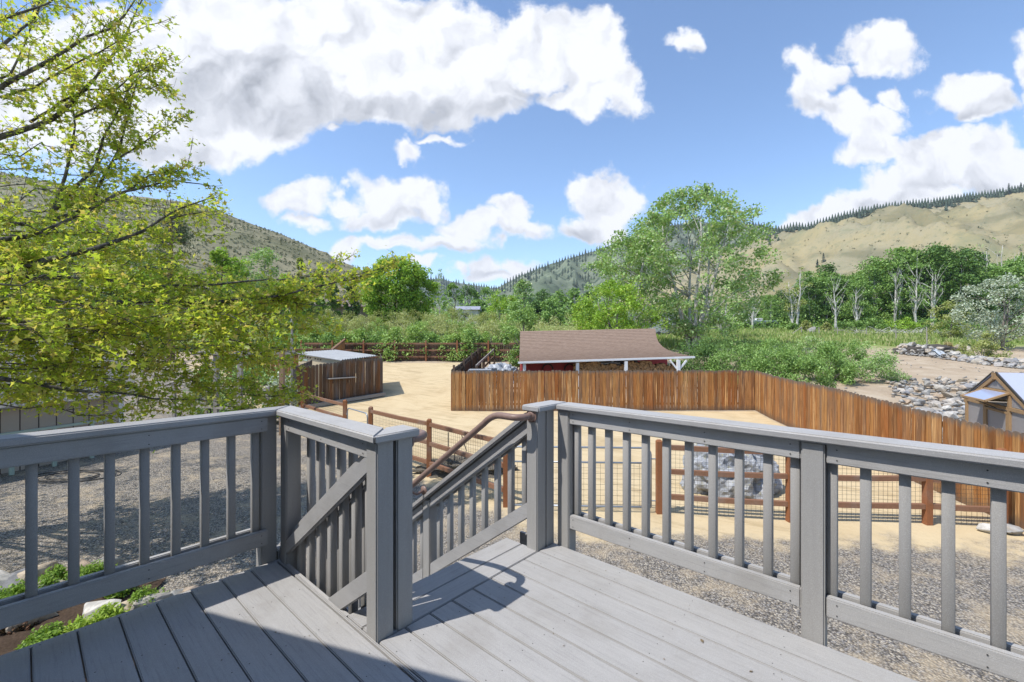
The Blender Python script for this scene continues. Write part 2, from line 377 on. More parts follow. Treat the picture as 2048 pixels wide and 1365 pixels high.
def mat_ground():
    t = NT('ground_surface', .95, .08)
    P = t.geo.outputs['Position']; sp = t.n('ShaderNodeSeparateXYZ'); t.link(P, sp.inputs[0]); X, Y, Z = sp.outputs
    def half(nx, ny, x0, y0):     # signed distance to a line
        a = t.math('MULTIPLY', t.math('SUBTRACT', X, x0), nx); b = t.math('MULTIPLY', t.math('SUBTRACT', Y, y0), ny)
        return t.math('ADD', a, b)
    n1 = t.noise(t.coord(), .9, 5); n2 = t.noise(t.coord(), 3.5, 5); n3 = t.noise(t.coord(), .25, 4)
    wob = t.math('ADD', t.math('MULTIPLY', t.math('SUBTRACT', n1, .5), 2.2), t.math('MULTIPLY', t.math('SUBTRACT', n2, .5), 1.1))
    # gravel yard: house side of both ranch fence lines
    dA = half(-.724, -.689, 0, 8.0); dB = half(-.093, -.996, 0, 7.55)
    g = t.math('MAXIMUM', dA, dB); gm = t.val(t.math('ADD', g, wob), -.25, .55)
    # gravel
    gp = t.coord((1, 1, .2))
    v1 = t.voro(gp, 42); v2 = t.voro(gp, 85); fine = t.noise(gp, 160, 3)
    cs = t.n('ShaderNodeSeparateColor'); t.link(v1.outputs['Color'], cs.inputs[0]); c2 = t.n('ShaderNodeSeparateColor'); t.link(v2.outputs['Color'], c2.inputs[0])
    stones = [(0, (.13, .115, .098)), (.18, (.24, .215, .18)), (.35, (.23, .215, .20)), (.5, (.38, .32, .24)), (.68, (.32, .30, .28)), (.83, (.52, .46, .37)), (1, (.62, .59, .54))]
    gr = t.mix(.42, t.ramp(cs.outputs[0], stones, 'CONSTANT'), t.ramp(c2.outputs[1], stones, 'CONSTANT'))
    gr = t.mix(1.0, gr, t.mix(t.val(v1.outputs['Distance'], .25, .8), (1.15, 1.15, 1.15), (.45, .45, .45)), 'MULTIPLY')
    gr = t.mix(t.math('MULTIPLY', t.val(t.noise(t.coord(), 1.3, 6, .65), .48, .66), .6), gr, (.50, .40, .27))
    # sand
    tr = t.noise(t.coord((1, 1, 1)), .55, 6, .65, .8); s2 = t.noise(t.coord(), 14, 6, .7)
    sand = t.ramp(tr, [(.25, (.42, .315, .175)), (.45, (.56, .44, .265)), (.6, (.60, .48, .295)), (.8, (.50, .385, .225))])
    sand = t.mix(t.math('MULTIPLY', t.val(s2, .55, .8), .4), sand, (.33, .25, .16))
    lines = t.noise(t.coord2((.35, 3.0, 1), .5), 1.1, 4, .6, 1.2); sand = t.mix(t.math('MULTIPLY', t.val(lines, .52, .66), .6), sand, (.36, .27, .15))
    # dirt
    dn = t.noise(t.coord(), .6, 7, .65, .5); dirt = t.ramp(dn, [(.25, (.30, .225, .155)), (.5, (.41, .325, .23)), (.75, (.50, .42, .315))])
    peb = t.voro(t.coord(), 6.0); dirt = t.mix(t.math('MULTIPLY', t.math('LESS_THAN', peb.outputs['Distance'], .13), .7), dirt, (.5, .47, .42))
    # arena limits
    ar = half(-.985, .175, 10.86, 19.66)
    inn = t.math('MAXIMUM', t.math('SUBTRACT', 19.55, Y), t.math('SUBTRACT', -2.45, X))
    ar = t.math('MINIMUM', t.math('MINIMUM', ar, inn), t.math('SUBTRACT', 35.2, Y))
    am = t.val(t.math('ADD', ar, t.math('MULTIPLY', wob, .25)), -.15, .25)
    c = t.mix(am, dirt, sand)
    # grass beyond
    gl = t.math('SUBTRACT', t.math('ADD', Y, t.math('MULTIPLY', X, -.05)), 43.0)
    gmk = t.val(t.math('ADD', gl, t.math('MULTIPLY', wob, 3.0)), -1.5, 3)
    gn = t.noise(t.coord((1, .5, 1)), .35, 8, .7); grass = t.ramp(gn, [(.25, (.11, .16, .04)), (.45, (.20, .26, .07)), (.6, (.29, .32, .11)), (.8, (.40, .35, .18))])
    c = t.mix(gmk, c, grass)
    # left yard is gritty brown
    c = t.mix(gm, c, gr)
    t.base(c)
    bh = t.mix(gm, t.math('ADD', t.math('MULTIPLY', s2, .6), tr), t.math('SUBTRACT', 1.0, v1.outputs['Distance']))
    b = t.n('ShaderNodeBump'); b.inputs['Strength'].default_value = .7; b.inputs['Distance'].default_value = .035
    t.link(bh, b.inputs['Height']); t.link(b.outputs[0], t.p.inputs['Normal'])
    return t.m

# ------------------------------------------------------------------ ground sheet
def ground():
    xs = np.concatenate([np.linspace(-3000, -120, 14), np.linspace(-100, -32, 22), np.linspace(-30, 45, 180), np.linspace(47, 150, 30), np.linspace(200, 3000, 12)])
    ys = np.concatenate([np.linspace(-300, -12, 8), np.linspace(-10, 45, 150), np.linspace(46, 130, 60), np.linspace(140, 4000, 26)])
    vs = []
    for y in ys:
        for x in xs:
            z = T(x, y) + .05 * mnoise.noise(Vector((x * .35, y * .35, 0))) + (.25 * mnoise.noise(Vector((x * .08, y * .08, 3))) if y > 42 else 0)
            vs.append((x, y, z))
    nx = len(xs); fs = [(j * nx + i, j * nx + i + 1, (j + 1) * nx + i + 1, (j + 1) * nx + i) for j in range(len(ys) - 1) for i in range(nx - 1)]
    b = MB(); b.add(vs, fs); o = b.build('ground', mat_ground(), None, True); tag(o, kind='structure')
ground()

# ------------------------------------------------------------------ hills
def mat_hill(name, cols, spots, sscale, sthr, patch=.012):
    t = NT(name, .95, .05)
    n = t.noise(t.coord(), patch, 8, .62, .4); c = t.ramp(n, [(.25 + .5 * i / (len(cols) - 1), x) for i, x in enumerate(cols)])
    n2 = t.noise(t.coord(), patch * 14, 5, .7)
    c = t.mix(t.math('MULTIPLY', t.val(n2, .45, .7), .6), c, spots)
    n3 = t.noise(t.coord((.5, 1, 2.0)), patch * .8, 5, .6, 1.0); c = t.mix(t.math('MULTIPLY', t.val(n3, .46, .62), .55), c, tuple(x * .62 for x in cols[0]))
    v = t.voro(t.coord(), sscale); c = t.mix(t.math('MULTIPLY', t.val(v.outputs['Distance'], sthr, sthr - .15), .85), c, spots)
    t.base(c); bb = t.n('ShaderNodeBump'); bb.inputs['Distance'].default_value = 2.0; bb.inputs['Strength'].default_value = .35; t.link(n2, bb.inputs['Height']); t.link(bb.outputs[0], t.p.inputs['Normal'])
    return t.m
HILLS = {}
def hill(name, ridge, Dr, Db, yb, mat, rows=40, cols=160, amp=6, back=True, seed=0):
    px = np.linspace(ridge[0][0], ridge[-1][0], cols); ry = np.interp(px, [r[0] for r in ridge], [r[1] for r in ridge])
    grid = []; vs = []
    def pt(i, f):
        D = Dr + (Db - Dr) * f
        zt = ztop(ry[i], Dr); zb = ztop(yb, Db)
        sh = (1 - f) ** 1.0; sh = .75 * sh + .25 * (.5 + .5 * math.cos(math.pi * f))
        z = zb + (zt - zb) * sh
        X = (px[i] - CX) / F * D
        w = min(1, f * 5) if f > 0 else 0
        gull = abs(mnoise.noise(Vector((X * .018 + seed, z * .006, seed)))) 
        z += amp * w * (mnoise.noise(Vector((X * .012 + seed, D * .01, seed))) * 1.2 - gull * 1.6 + .35 * mnoise.noise(Vector((X * .06, D * .06, seed))))
        z += amp * .07 * mnoise.noise(Vector((X * .15, D * .1, seed)))
        return (X, D, z)
    R = [0] + list(np.linspace(0.02, 1, rows))
    for f in R:
        for i in range(cols): vs.append(pt(i, f))
    if back:
        for i in range(cols):
            D = Dr * 1.35; vs.append(((px[i] - CX) / F * D, D, vs[i][2] - Dr * .12))
    n = len(R) + (1 if back else 0)
    fs = [(j * cols + i, j * cols + i + 1, (j + 1) * cols + i + 1, (j + 1) * cols + i)[::-1] for j in range(len(R) - 1) for i in range(cols - 1)]
    if back: fs += [((n - 1) * cols + i, i, i + 1, (n - 1) * cols + i + 1) for i in range(cols - 1)]
    b = MB(); b.add(vs, fs); o = b.build(name, mat, None, True); tag(o, kind='structure')
    HILLS[name] = lambda p_, f: pt(int(np.clip(round((p_ - px[0]) / (px[1] - px[0])), 0, cols - 1)), f)
    return o
H_left = mat_hill('sage_hill', [(.17, .17, .09), (.23, .215, .13), (.28, .25, .16), (.21, .205, .12)], (.13, .14, .08), .55, .30, .02)
H_right = mat_hill('dry_grass_hill', [(.18, .18, .10), (.24, .225, .125), (.33, .275, .15), (.30, .265, .17), (.20, .20, .11)], (.19, .195, .115), .16, .22, .008)
H_mid = mat_hill('far_forest_hill', [(.10, .14, .09), (.17, .20, .13), (.22, .24, .17), (.13, .17, .11)], (.05, .075, .05), .03, .4, .004)
hill('left_hill', [(-900, 250), (-400, 300), (-100, 330), (0, 345), (100, 365), (200, 384), (300, 396), (400, 408), (440, 424), (500, 447), (560, 468), (600, 485),
     (640, 502), (655, 505), (668, 520), (700, 530), (740, 548), (800, 578), (860, 606), (930, 645)], 260, 110, 655, H_left, 50, 220, 5)
hill('far_low_hill', [(700, 600), (820, 560), (880, 558), (905, 564), (940, 570), (985, 577), (1040, 590), (1150, 640)], 1500, 900, 640, H_mid, 20, 90, 8, seed=4)
hill('valley_hill', [(940, 618), (985, 582), (1010, 568), (1040, 552), (1100, 529), (1150, 514), (1200, 499), (1260, 476), (1330, 452), (1400, 446), (1500, 450), (1560, 458), (1650, 470), (1800, 500)],
     950, 420, 650, H_mid, 40, 150, 26, seed=2)
hill('right_hill', [(1150, 645), (1330, 560), (1480, 490), (1540, 470), (1580, 462), (1610, 462), (1640, 452), (1690, 434), (1750, 421), (1800, 415), (1870, 410), (1950, 398), (2048, 384), (2200, 366), (2700, 330)],
     620, 190, 640, H_right, 70, 260, 24, seed=9)

# ------------------------------------------------------------------ deck frame: a runs out over the stairs, b runs along the front edge
U = Vector((-.7437, .6685, 0)); Vv = Vector((.6685, .7437, 0)); Zv = Vector((0, 0, 1)); A0 = Vector((-.600, 1.945, 0)); DZ = 1.865
def Q(a, b, z=0.0): return A0 + U * a + Vv * b + Zv * (DZ + z)
def qbox(mb, a0, a1, b0, b1, z0, z1): return mb.box(Q(a0, b0, z0), U * (a1 - a0), Vv * (b1 - b0), Zv * (z1 - z0))
A_IN = -5.0
deck = empty('deck', Q(-1, 0, 0), 'grey composite board deck with a notch for the stairs', 'deck')
def deck_board(a0, a1, b0, b1, m, z1=0.0):
    mb = MB(); qbox(mb, a0, a1, b0, b1, z1 - .026, z1); mb.build('deck_board', m, deck, bevel=.004, seg=2)
b = 1.288
while b > .02:
    deck_board(A_IN, -.003, max(b - .1385, .012), b, M_deck); b -= .1430
b = -.016
deck_board(A_IN, 1.105, -.006, .006, M_deck)
while b > -5.2:
    deck_board(A_IN, 1.10, b - .1385, b, M_deck); b -= .1440
for k in range(2):
    deck_board(.004 + k * .1415, .004 + k * .1415 + .137, .012, 1.155, M_deckv)
mb = MB(); qbox(mb, A_IN, .28, 1.291, 1.309, -.24, -.004); qbox(mb, 1.103, 1.125, -5.2, .02, -.24, -.004); qbox(mb, .285, 1.103, .008, .026, -.24, -.004)
mb.build('rim_board', M_rail, deck)
mb = MB()
for a in np.arange(-4.8, 1.0, .6): qbox(mb, a, a + .04, -5.1, 0 if a > 0 else 1.28, -.2, -.03)
for a, b_ in ((1.0, -5), (1.0, -2.4), (1.0, -.2), (-.2, 1.15), (-1.5, 1.15), (-3.9, 1.15), (-3.9, -3)): qbox(mb, a, a + .14, b_, b_ + .14, -DZ, -.2)
mb.build('joist_frame', M_greyw, deck)
mb = MB()
for i in range(-34, 9):
    for a in (np.arange(-2.6, 1.1, .41) if i < 0 else np.arange(-3.8, 0, .41)):
        bb = -.016 + .1440 * i + .03 if i < 0 else .03 + .143 * i
        for o_ in (0, .08):
            mb.lathe(Q(a + RS.uniform(-.01, .01), bb + o_, .0006), [(.0028, 0), (.0022, .0006)], 6)
mb.build('deck_screws', M_screw, deck)

def railpost(root, a0, b0, w=.089, zt=.884, zb=-.35, name='post'):
    mb = MB(); qbox(mb, a0, a0 + w, b0, b0 + w, zb, zt); return mb.build(name, M_up, root, bevel=.006)
def along(root, axis, p0, p1, s0, s1, z0, z1, name, mat, bev=.005):
    """a board running along axis 'a' or 'b' from p0 to p1, cross range s0..s1"""
    mb = MB()
    if axis == 'a': qbox(mb, p0, p1, s0, s1, z0, z1)
    else: qbox(mb, s0, s1, p0, p1, z0, z1)
    return mb.build(name, mat, root, bevel=bev)
def screws(root, axis, pts, face, z, outd):
    mb = MB()
    for p_ in pts:
        for dz in (0, .045):
            c = Q(p_, face, z + dz) if axis == 'a' else Q(face, p_, z + dz)
            nrm = Vv * outd if axis == 'a' else U * outd
            mb.tube([c, c + nrm * .0012], .003, 6)
    mb.build('screws', M_screw, root)

# right railing, outside the deck edge, along a
rr = empty('deck_railing', Q(-1.4, 1.33, -.2), 'long grey deck railing on the right with a post in its middle', 'railing')
railpost(rr, -.118, 1.312); railpost(rr, -1.476, 1.312); railpost(rr, -3.0, 1.312)
for s0, s1 in ((-1.384, -.105), (-2.91, -1.478)):
    along(rr, 'a', s0, s1, 1.324, 1.358, .795, .883, 'upper_rail', M_rail); along(rr, 'a', s0, s1, 1.324, 1.358, .118, .207, 'lower_rail', M_rail)
    along(rr, 'a', s0, s1, 1.398, 1.432, .118, .207, 'outer_rail', M_rail); along(rr, 'a', s0, s1, 1.398, 1.432, .795, .883, 'outer_rail', M_rail)
    screws(rr, 'a', [s0 + .04, s0 + (s1 - s0) * .33, s0 + (s1 - s0) * .66, s1 - .04], 1.3225, .138, -1); screws(rr, 'a', [s0 + .04, s0 + (s1 - s0) * .33, s0 + (s1 - s0) * .66, s1 - .04], 1.3225, .815, -1)
def a_at(px, bb):   # where the line b=bb is seen at picture column px
    r = (px - CX) / F; # (A0x + a Ux + b Vx) = r (A0y + a Uy + b Vy)
    return (r * (A0.y + bb * Vv.y) - A0.x - bb * Vv.x) / (U.x - r * U.y)
def b_at(px, aa):
    r = (px - CX) / F
    return (r * (A0.y + aa * U.y) - A0.x - aa * U.x) / (Vv.x - r * Vv.y)
def balusters(root, axis, lst, s0, z0, z1, w=.038, name='baluster'):
    for p_ in lst:
        mb = MB()
        if axis == 'a': qbox(mb, p_ - w / 2, p_ + w / 2, s0, s0 + w, z0, z1)
        else: qbox(mb, s0, s0 + w, p_ - w / 2, p_ + w / 2, z0, z1)
        mb.build(name, M_up, root, bevel=.0025, seg=1)
balusters(rr, 'a', [a_at(x, 1.36) for x in (1152, 1181, 1215, 1251, 1289, 1331, 1376, 1424, 1477, 1535, 1590)] , 1.359, .121, .88)
balusters(rr, 'a', [a_at(x, 1.36) for x in (1664, 1731, 1810, 1897, 1998)] + [a_at(1998, 1.36) - .14 * k for k in (1, 2, 3, 4)], 1.359, .121, .88)
mb = MB(); qbox(mb, -3.05, -.0325, 1.285, 1.430, .885, .922); mb.build('rail_cap', M_rail, rr, bevel=.008, seg=3)

# left railing along b
lr = empty('deck_railing', Q(1.17, -1.5, -.2), 'grey deck railing on the left, in shade beside the planting', 'railing')
railpost(lr, 1.128, -.092); railpost(lr, 1.128, -2.9)
for z0, z1, n_ in ((.795, .883, 'upper_rail'), (.118, .207, 'lower_rail')):
    along(lr, 'b', -2.80, -.065, 1.094, 1.127, z0, z1, n_, M_railv)
    along(lr, 'b', -2.80, -.094, 1.172, 1.205, z0, z1, 'outer_rail', M_railv)
screws(lr, 'b', [-.1, -.62, -1.15, -1.7], 1.0925, .138, -1); screws(lr, 'b', [-.1, -.62, -1.15, -1.7], 1.0925, .815, -1)
lb = [b_at(x, 1.13) for x in (63, 148, 220, 290, 353, 411, 464, 512)]
st = (lb[0] - lb[-1]) / 7
balusters(lr, 'b', lb + [lb[0] + st * k for k in range(1, 8)], 1.130, .121, .88)
mb = MB()  # cap, mitred at the corner with the short side's cap
mb.add([Q(1.075, -2.95, .885), Q(1.075, -.028, .885), Q(1.215, .112, .885), Q(1.215, -2.95, .885),
        Q(1.075, -2.95, .922), Q(1.075, -.028, .922), Q(1.215, .112, .922), Q(1.215, -2.95, .922)],
       [(0, 1, 2, 3), (7, 6, 5, 4), (0, 4, 5, 1), (1, 5, 6, 2), (2, 6, 7, 3), (3, 7, 4, 0)])
mb.build('rail_cap', M_railv, lr, bevel=.007, seg=3)

# short side railing along a, beside the stair well, posts with stair post
sr = empty('deck_railing', Q(.5, .05, -.2), 'short grey railing between the corner and the double stair post', 'railing')
railpost(sr, 1.022, .010); railpost(sr, .002, .002, zb=-.22); railpost(sr, .002, .108, zb=-.22)
along(sr, 'a', .092, 1.035, .010, .043, .795, .883, 'upper_rail', M_rail)
along(sr, 'a', .092, 1.020, .150, .182, .795, .883, 'outer_rail', M_rail)
along(sr, 'a', .092, 1.020, .150, .182, -.24, -.15, 'lower_rail', M_rail)
balusters(sr, 'a', [.19 + .128 * k for k in range(7)], .1535 - .0415, -.23, .88)
screws(sr, 'a', [.13, .56, .98], .0085, .815, -1)
mb = MB()
mb.add([Q(-.028, -.028, .885), Q(.112, .112, .885), Q(1.213, .112, .885), Q(1.073, -.028, .885), Q(-.028, -.028, .922), Q(.112, .112, .922), Q(1.213, .112, .922), Q(1.073, -.028, .922)],
       [(0, 1, 2, 3), (7, 6, 5, 4), (0, 4, 5, 1), (1, 5, 6, 2), (2, 6, 7, 3), (3, 7, 4, 0)])
mb.build('rail_cap', M_rail, sr, bevel=.007, seg=3)
mb = MB()
mb.add([Q(-.0285, -.026, .885), Q(-.0285, .215, .885), Q(.112, .215, .885), Q(.112, .114, .885), Q(-.0285, -.026, .922), Q(-.0285, .215, .922), Q(.112, .215, .922), Q(.112, .114, .922)],
       [(0, 1, 2, 3)[::-1], (7, 6, 5, 4)[::-1], (0, 4, 5, 1)[::-1], (1, 5, 6, 2)[::-1], (2, 6, 7, 3)[::-1], (3, 7, 4, 0)[::-1]])
mb.build('end_cap', M_railv, sr, bevel=.006, seg=3)

# stairs
SL = .727; RISE = .1865; RUN = RISE / SL
stt = empty('staircase', Q(1.5, .65, -1.2), 'grey wooden stairs going down from the deck notch', 'stairs')
for k in range(1, 10):
    z = -RISE * k; a0 = .285 + RUN * (k - 1)
    for j in range(2):
        mb = MB(); qbox(mb, a0 + j * .132, a0 + j * .132 + .126, .115, 1.235, z - .03, z); mb.build('tread', M_deckv, stt, bevel=.004)
for b0 in (.205, 1.13):
    mb = MB(); aE = .285 + 9.3 * RUN
    vs = []
    for bb in (b0, b0 + .04):
        vs += [Q(.286, bb, -.03), Q(.286, bb, -.33), Q(aE, bb, -DZ + .0), Q(aE, bb, -DZ + .10)]
    mb.add(vs, [(0, 1, 2, 3)[::-1], (4, 5, 6, 7), (0, 4, 7, 3)[::-1], (1, 2, 6, 5)[::-1], (2, 3, 7, 6)[::-1], (0, 1, 5, 4)])
    mb.build('stringer', M_rail, stt)
def slope_board(root, a0, a1, b0, b1, zr, h, name, mat, bev=.005):
    """board following the stair pitch; zr is its lower edge height over the deck at a=0"""
    mb = MB(); vs = []
    for bb in (b0, b1):
        for aa in (a0, a1):
            z = zr - SL * aa; vs += [Q(aa, bb, z), Q(aa, bb, z + h)]
    mb.add(vs, [(0, 1, 3, 2), (4, 6, 7, 5), (0, 2, 6, 4), (1, 5, 7, 3), (0, 4, 5, 1), (2, 3, 7, 6)]); return mb.build(name, mat, root, bevel=bev)
def stair_rail(label, b0, sgn, top_double):
    r = empty('stair_railing', Q(1.2, b0, -.9), label, 'railing')
    bi0, bi1 = (b0, b0 + .032)         # board nearest -v
    posts = [1.13, 2.52]
    if top_double:
        railpost(r, .002, b0 - .02, zb=-.22); railpost(r, .002, b0 + .074, zb=-.22)
        mb = MB(); qbox(mb, -.03, .115, b0 - .042, 1.430, .885, .922); mb.build('post_cap', M_railv, r, bevel=.007, seg=3)
    for pa in posts: railpost(r, pa, b0 - .004, zt=.885 - SL * pa - .02, zb=-DZ)
    segs = [(.094, 1.128), (1.221, 2.518)]
    for s0, s1 in segs:
        slope_board(r, s0, s1, b0, b0 + .032, .800, .09, 'upper_rail', M_rail); slope_board(r, s0, s1, b0, b0 + .032, .25, .105, 'lower_rail', M_rail)
        slope_board(r, s0, s1, b0 + .072, b0 + (.102 if top_double else .097), .800, .09, 'outer_rail', M_rail)
        n = round((s1 - s0) / .128)
        for k in range(n):
            aa = s0 + (k + .5) * (s1 - s0) / n; mb = MB(); qbox(mb, aa - .019, aa + .019, b0 + .033, b0 + .071, .27 - SL * aa, .86 - SL * aa); mb.build('baluster', M_up, r, bevel=.0025, seg=1)
    slope_board(r, .094, 2.68, b0 - (.035 if top_double else -.03), b0 + (.105 if top_double else .1), .900, .042, 'rail_cap', M_rail, .007)
    return r
stair_rail('right-hand grey stair railing running down from the double corner post', 1.158, 1, True)
stair_rail('left-hand grey stair railing seen through the short railing balusters', .012, -1, False)
def handrail(label, bw, sgn, z0):
    """brown pipe; bw = wall of the railing face, sgn = side it stands off"""
    r = empty('handrail', Q(1.2, bw, 0), label, 'handrail')
    bo = bw + sgn * .122; mb = MB()
    pts = [Q(.046, bw, z0)]
    for k in range(0, 7):
        t = k / 6 * math.pi / 2; pts.append(Q(.046 + .06 * (1 - math.cos(t)), bw + sgn * (.040 + .082 * math.sin(t)), z0))
    pts.append(Q(.20, bo, z0))
    for k in range(1, 6):
        t = k / 5; pts.append(Q(.20 + .16 * t, bo, z0 - SL * .16 * t * t * .62))
    aE = 2.55; zz = z0 - SL * .16 * .62
    pts += [Q(.36 + (aE - .36) * t, bo, zz - SL * (aE - .36) * t) for t in np.linspace(.1, 1, 6)]
    mb.tube(pts, .0215, 14); mb.build('pipe', M_pipe, r, smooth=True)
    mb = MB(); c = Q(.046, bw, z0); mb.tube([c - Vv * sgn * .001, c + Vv * sgn * .008], .042, 18); mb.tube([c + Vv * sgn * .008, c + Vv * sgn * .022], [.034, .024], 18); mb.build('flange', M_pipe, r)
    for aa in (1.175, 2.42):
        zp = zz - SL * (aa - .36) ; mb = MB(); c = Q(aa, bw, zp - .07)
        mb.tube([c, c + Vv * sgn * .008], .038, 16); mb.tube([c + Vv * sgn * .004, c + Vv * sgn * .075 - Zv * .012, c + Vv * sgn * .122 + Zv * .02, c + Vv * sgn * .122 + Zv * .06], .011, 8)
        mb.build('bracket', M_pipe, r, smooth=True)
    return r
handrail('brown pipe handrail bending down from the right corner post', 1.138, -1, .855)
handrail('brown pipe handrail behind the double stair post at the notch', .199, 1, .86)

# specks of grit and dry leaf on the boards
rs = np.random.RandomState(61); V_ = []
for k in range(170):
    a = rs.uniform(-2.6, 1.0); b_ = rs.uniform(-1.8, -.05) if a > -.05 or rs.uniform() < .5 else rs.uniform(.05, 1.25); sz = rs.uniform(.002, .006) if k > 8 else rs.uniform(.008, .014); c = Q(a, b_, .003); an = rs.uniform(0, 6.28)
    d = Vector((math.cos(an), math.sin(an), 0)); n_ = Vector((-d.y, d.x, 0)); V_ += [tuple(c - d * sz), tuple(c + n_ * sz * .6 + Zv * .002), tuple(c + d * sz * 1.2 + Zv * .001), tuple(c - n_ * sz * .5)]
o = np_mesh('deck_litter', np.array(V_), 4, mat_simple('dry_litter', (.17, .13, .08), .9, .6, 30)); tag(o, 'specks of grit and dry leaf on the deck boards', kind='stuff')
# ------------------------------------------------------------------ house behind the viewer whose eave shades the deck
def house():
    h = empty('house', (-1, -3, 0), 'grey house behind the deck whose eave shades the boards', 'house')
    d = Vector((.947, -.321, 0)).normalized(); nb = Vector((-.321, -.947, 0)).normalized()
    e0 = Vector((-3.025, 1.394, 4.365)); p0 = e0 - d * 3.2; 
    mb = MB(); mb.box(p0, d * 9.5, nb * 3.2 + Zv * .75, Zv * .16); mb.build('roof', mat_simple('pale_soffit', (.66, .61, .54), .8, .05, 2), h)
    w0 = p0 + nb * 1.9 + d * .4; mb = MB(); mb.box(Vector((w0.x, w0.y, 0)), d * 8.7, nb * .2, Zv * 4.6)
    mb.build('wall', mat_simple('beige_siding', (.60, .55, .47), .7, .1, 3), h)
    mb = MB(); q = w0 + d * 4 - nb * .03; mb.box(Vector((q.x, q.y, DZ)), d * 1.6, nb * .02, Zv * 2.1); mb.build('window', mat_simple('dark_glass', (.03, .04, .05), .1, .1, 1, .6), h)
house()

# ------------------------------------------------------------------ board fences
def fence_boards(mb, p, q, ht, zf=None, w=.14, gap=.011, th=.018, dog=.035, jit=.016, rs=RS, side=1, hq=None):
    p, q = Vector(p), Vector(q); d = Vector((q.x - p.x, q.y - p.y, 0)); Lh = d.length; d.normalize(); nrm = Vector((-d.y, d.x, 0)) * side
    n = int(Lh / (w + gap)); step = Lh / n
    for i in range(n):
        t = i * step; c = p + d * t; 
        z0 = T(c.x, c.y) + rs.uniform(0, .02); h_ = (np.interp(i / n, *hq) if hq else ht) + rs.uniform(-jit, jit)
        o = Vector((c.x, c.y, z0)) + nrm * rs.uniform(-.006, .006); ww = step - gap * rs.uniform(.3, 1.8)
        lean = d * rs.uniform(-.012, .012)
        prof = [(0, 0), (ww, 0), (ww, h_ - dog * 1.2), (ww * .86, h_ - dog * .35), (ww * .62, h_), (ww * .38, h_), (ww * .14, h_ - dog * .35), (0, h_ - dog * 1.2)]
        k = len(prof); vs = [o + d * a + Zv * z + lean * (z / h_) for a, z in prof] + [o + d * a + Zv * z + lean * (z / h_) + nrm * th for a, z in prof]
        fs = [tuple(range(k)), tuple(range(2 * k - 1, k - 1, -1))] + [(i2, i2 + k, (i2 + 1) % k + k, (i2 + 1) % k) for i2 in range(k)]
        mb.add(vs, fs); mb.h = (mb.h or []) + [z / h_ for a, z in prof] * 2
def fence_frame(root, p, q, ht, mat, off, nposts, rails=(.3, 1.0, 1.6), pw=.09):
    p, q = Vector(p), Vector(q); d = Vector((q.x - p.x, q.y - p.y, 0)).normalized(); nrm = Vector((-d.y, d.x, 0)) * off
    for i in range(nposts):
        c = p.lerp(q, i / (nposts - 1)) + nrm; z = T(c.x, c.y); mb = MB(); mb.box(Vector((c.x - pw / 2, c.y - pw / 2, z - .05)), (pw, 0, 0), (0, pw, 0), (0, 0, ht - .02)); mb.build('post', mat, root)
    for r in rails:
        mb = MB(); a = p + nrm * .45; b_ = q + nrm * .45
        mb.bar((a.x, a.y, T(a.x, a.y) + r), (b_.x, b_.y, T(b_.x, b_.y) + r), .038, .09); mb.build('rail', mat, root)
FL = Vector((-2.66, 19.45, 0)); FC = Vector((10.86, 19.66, 0)); FR = Vector((8.55, 6.9, 0)); FB = Vector((-2.1, 30.5, 0))
pf = empty('privacy_fence', (4, 19.6, T(4, 19.6)), 'orange cedar board fence running straight across below the woodshed', 'fence')
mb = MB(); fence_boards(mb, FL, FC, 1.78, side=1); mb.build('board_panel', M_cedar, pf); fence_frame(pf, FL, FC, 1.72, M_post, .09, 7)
pf = empty('privacy_fence', (9.8, 13, 0), 'orange cedar board fence slanting from the far corner towards the right edge', 'fence')
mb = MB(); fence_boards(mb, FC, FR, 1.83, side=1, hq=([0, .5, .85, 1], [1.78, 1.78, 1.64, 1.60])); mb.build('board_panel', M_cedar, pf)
fence_frame(pf, FC, FR, 1.6, M_post, .11, 6, rails=(.3, 1.0, 1.45))
pf = empty('privacy_fence', (-2.4, 25, T(-2.4, 25)), 'dark brown board fence receding behind the left end of the cedar fence', 'fence')
mb = MB(); fence_boards(mb, FL + Vector((-.02, .1, 0)), FB, 1.83, side=1); mb.build('board_panel', M_dk, pf); fence_frame(pf, FL + Vector((0, .1, 0)), FB, 2.1, M_dk, -.08, 5)
pf = empty('rail_fence', (-.6, 27, T(-.6, 27)), 'low weathered pen fence with a sloping top rail beside the silver sheeting', 'fence')
for (x0, y0, x1, y1) in ((-1.9, 23.2, -1.3, 31.5),):
    for k in range(4):
        t = k / 3; x = x0 + (x1 - x0) * t; y = y0 + (y1 - y0) * t; z = T(x, y); mb = MB(); mb.box((x, y, z), (.1, 0, 0), (0, .1, 0), (0, 0, 1.55)); mb.build('post', M_dk, pf)
    for r in (.5, 1.0, 1.5):
        mb = MB(); mb.bar((x0, y0, T(x0, y0) + r), (x1, y1, T(x1, y1) + r), .05, .14); mb.build('rail', M_greyw if r > 1.2 else M_dk, pf)

# back arena fence with hedge behind
bf = empty('board_fence', (-8, 36, T(-8, 36)), 'long brown fence with three rails along the back of the arena under the hedge', 'fence')
BX0, BX1, BY = -17.0, 3.0, 36.0
mb = MB(); fence_boards(mb, (BX0, BY + .12, 0), (BX1, BY + .12, 0), 1.45, w=.15, jit=.04); mb.build('board_panel', M_dk, bf)
for k in range(9):
    x = BX0 + 2.55 * k - .3; mb = MB(); mb.box((x, BY - .08, T(x, BY) - .1), (.12, 0, 0), (0, .1, 0), (0, 0, 1.85)); mb.build('post', M_post, bf)
for r in (.42, .95, 1.5):
    mb = MB(); mb.bar((BX0, BY + .03, T(0, BY) + r), (BX1, BY + .03, T(0, BY) + r), .05, .13); mb.build('rail', M_railw, bf)

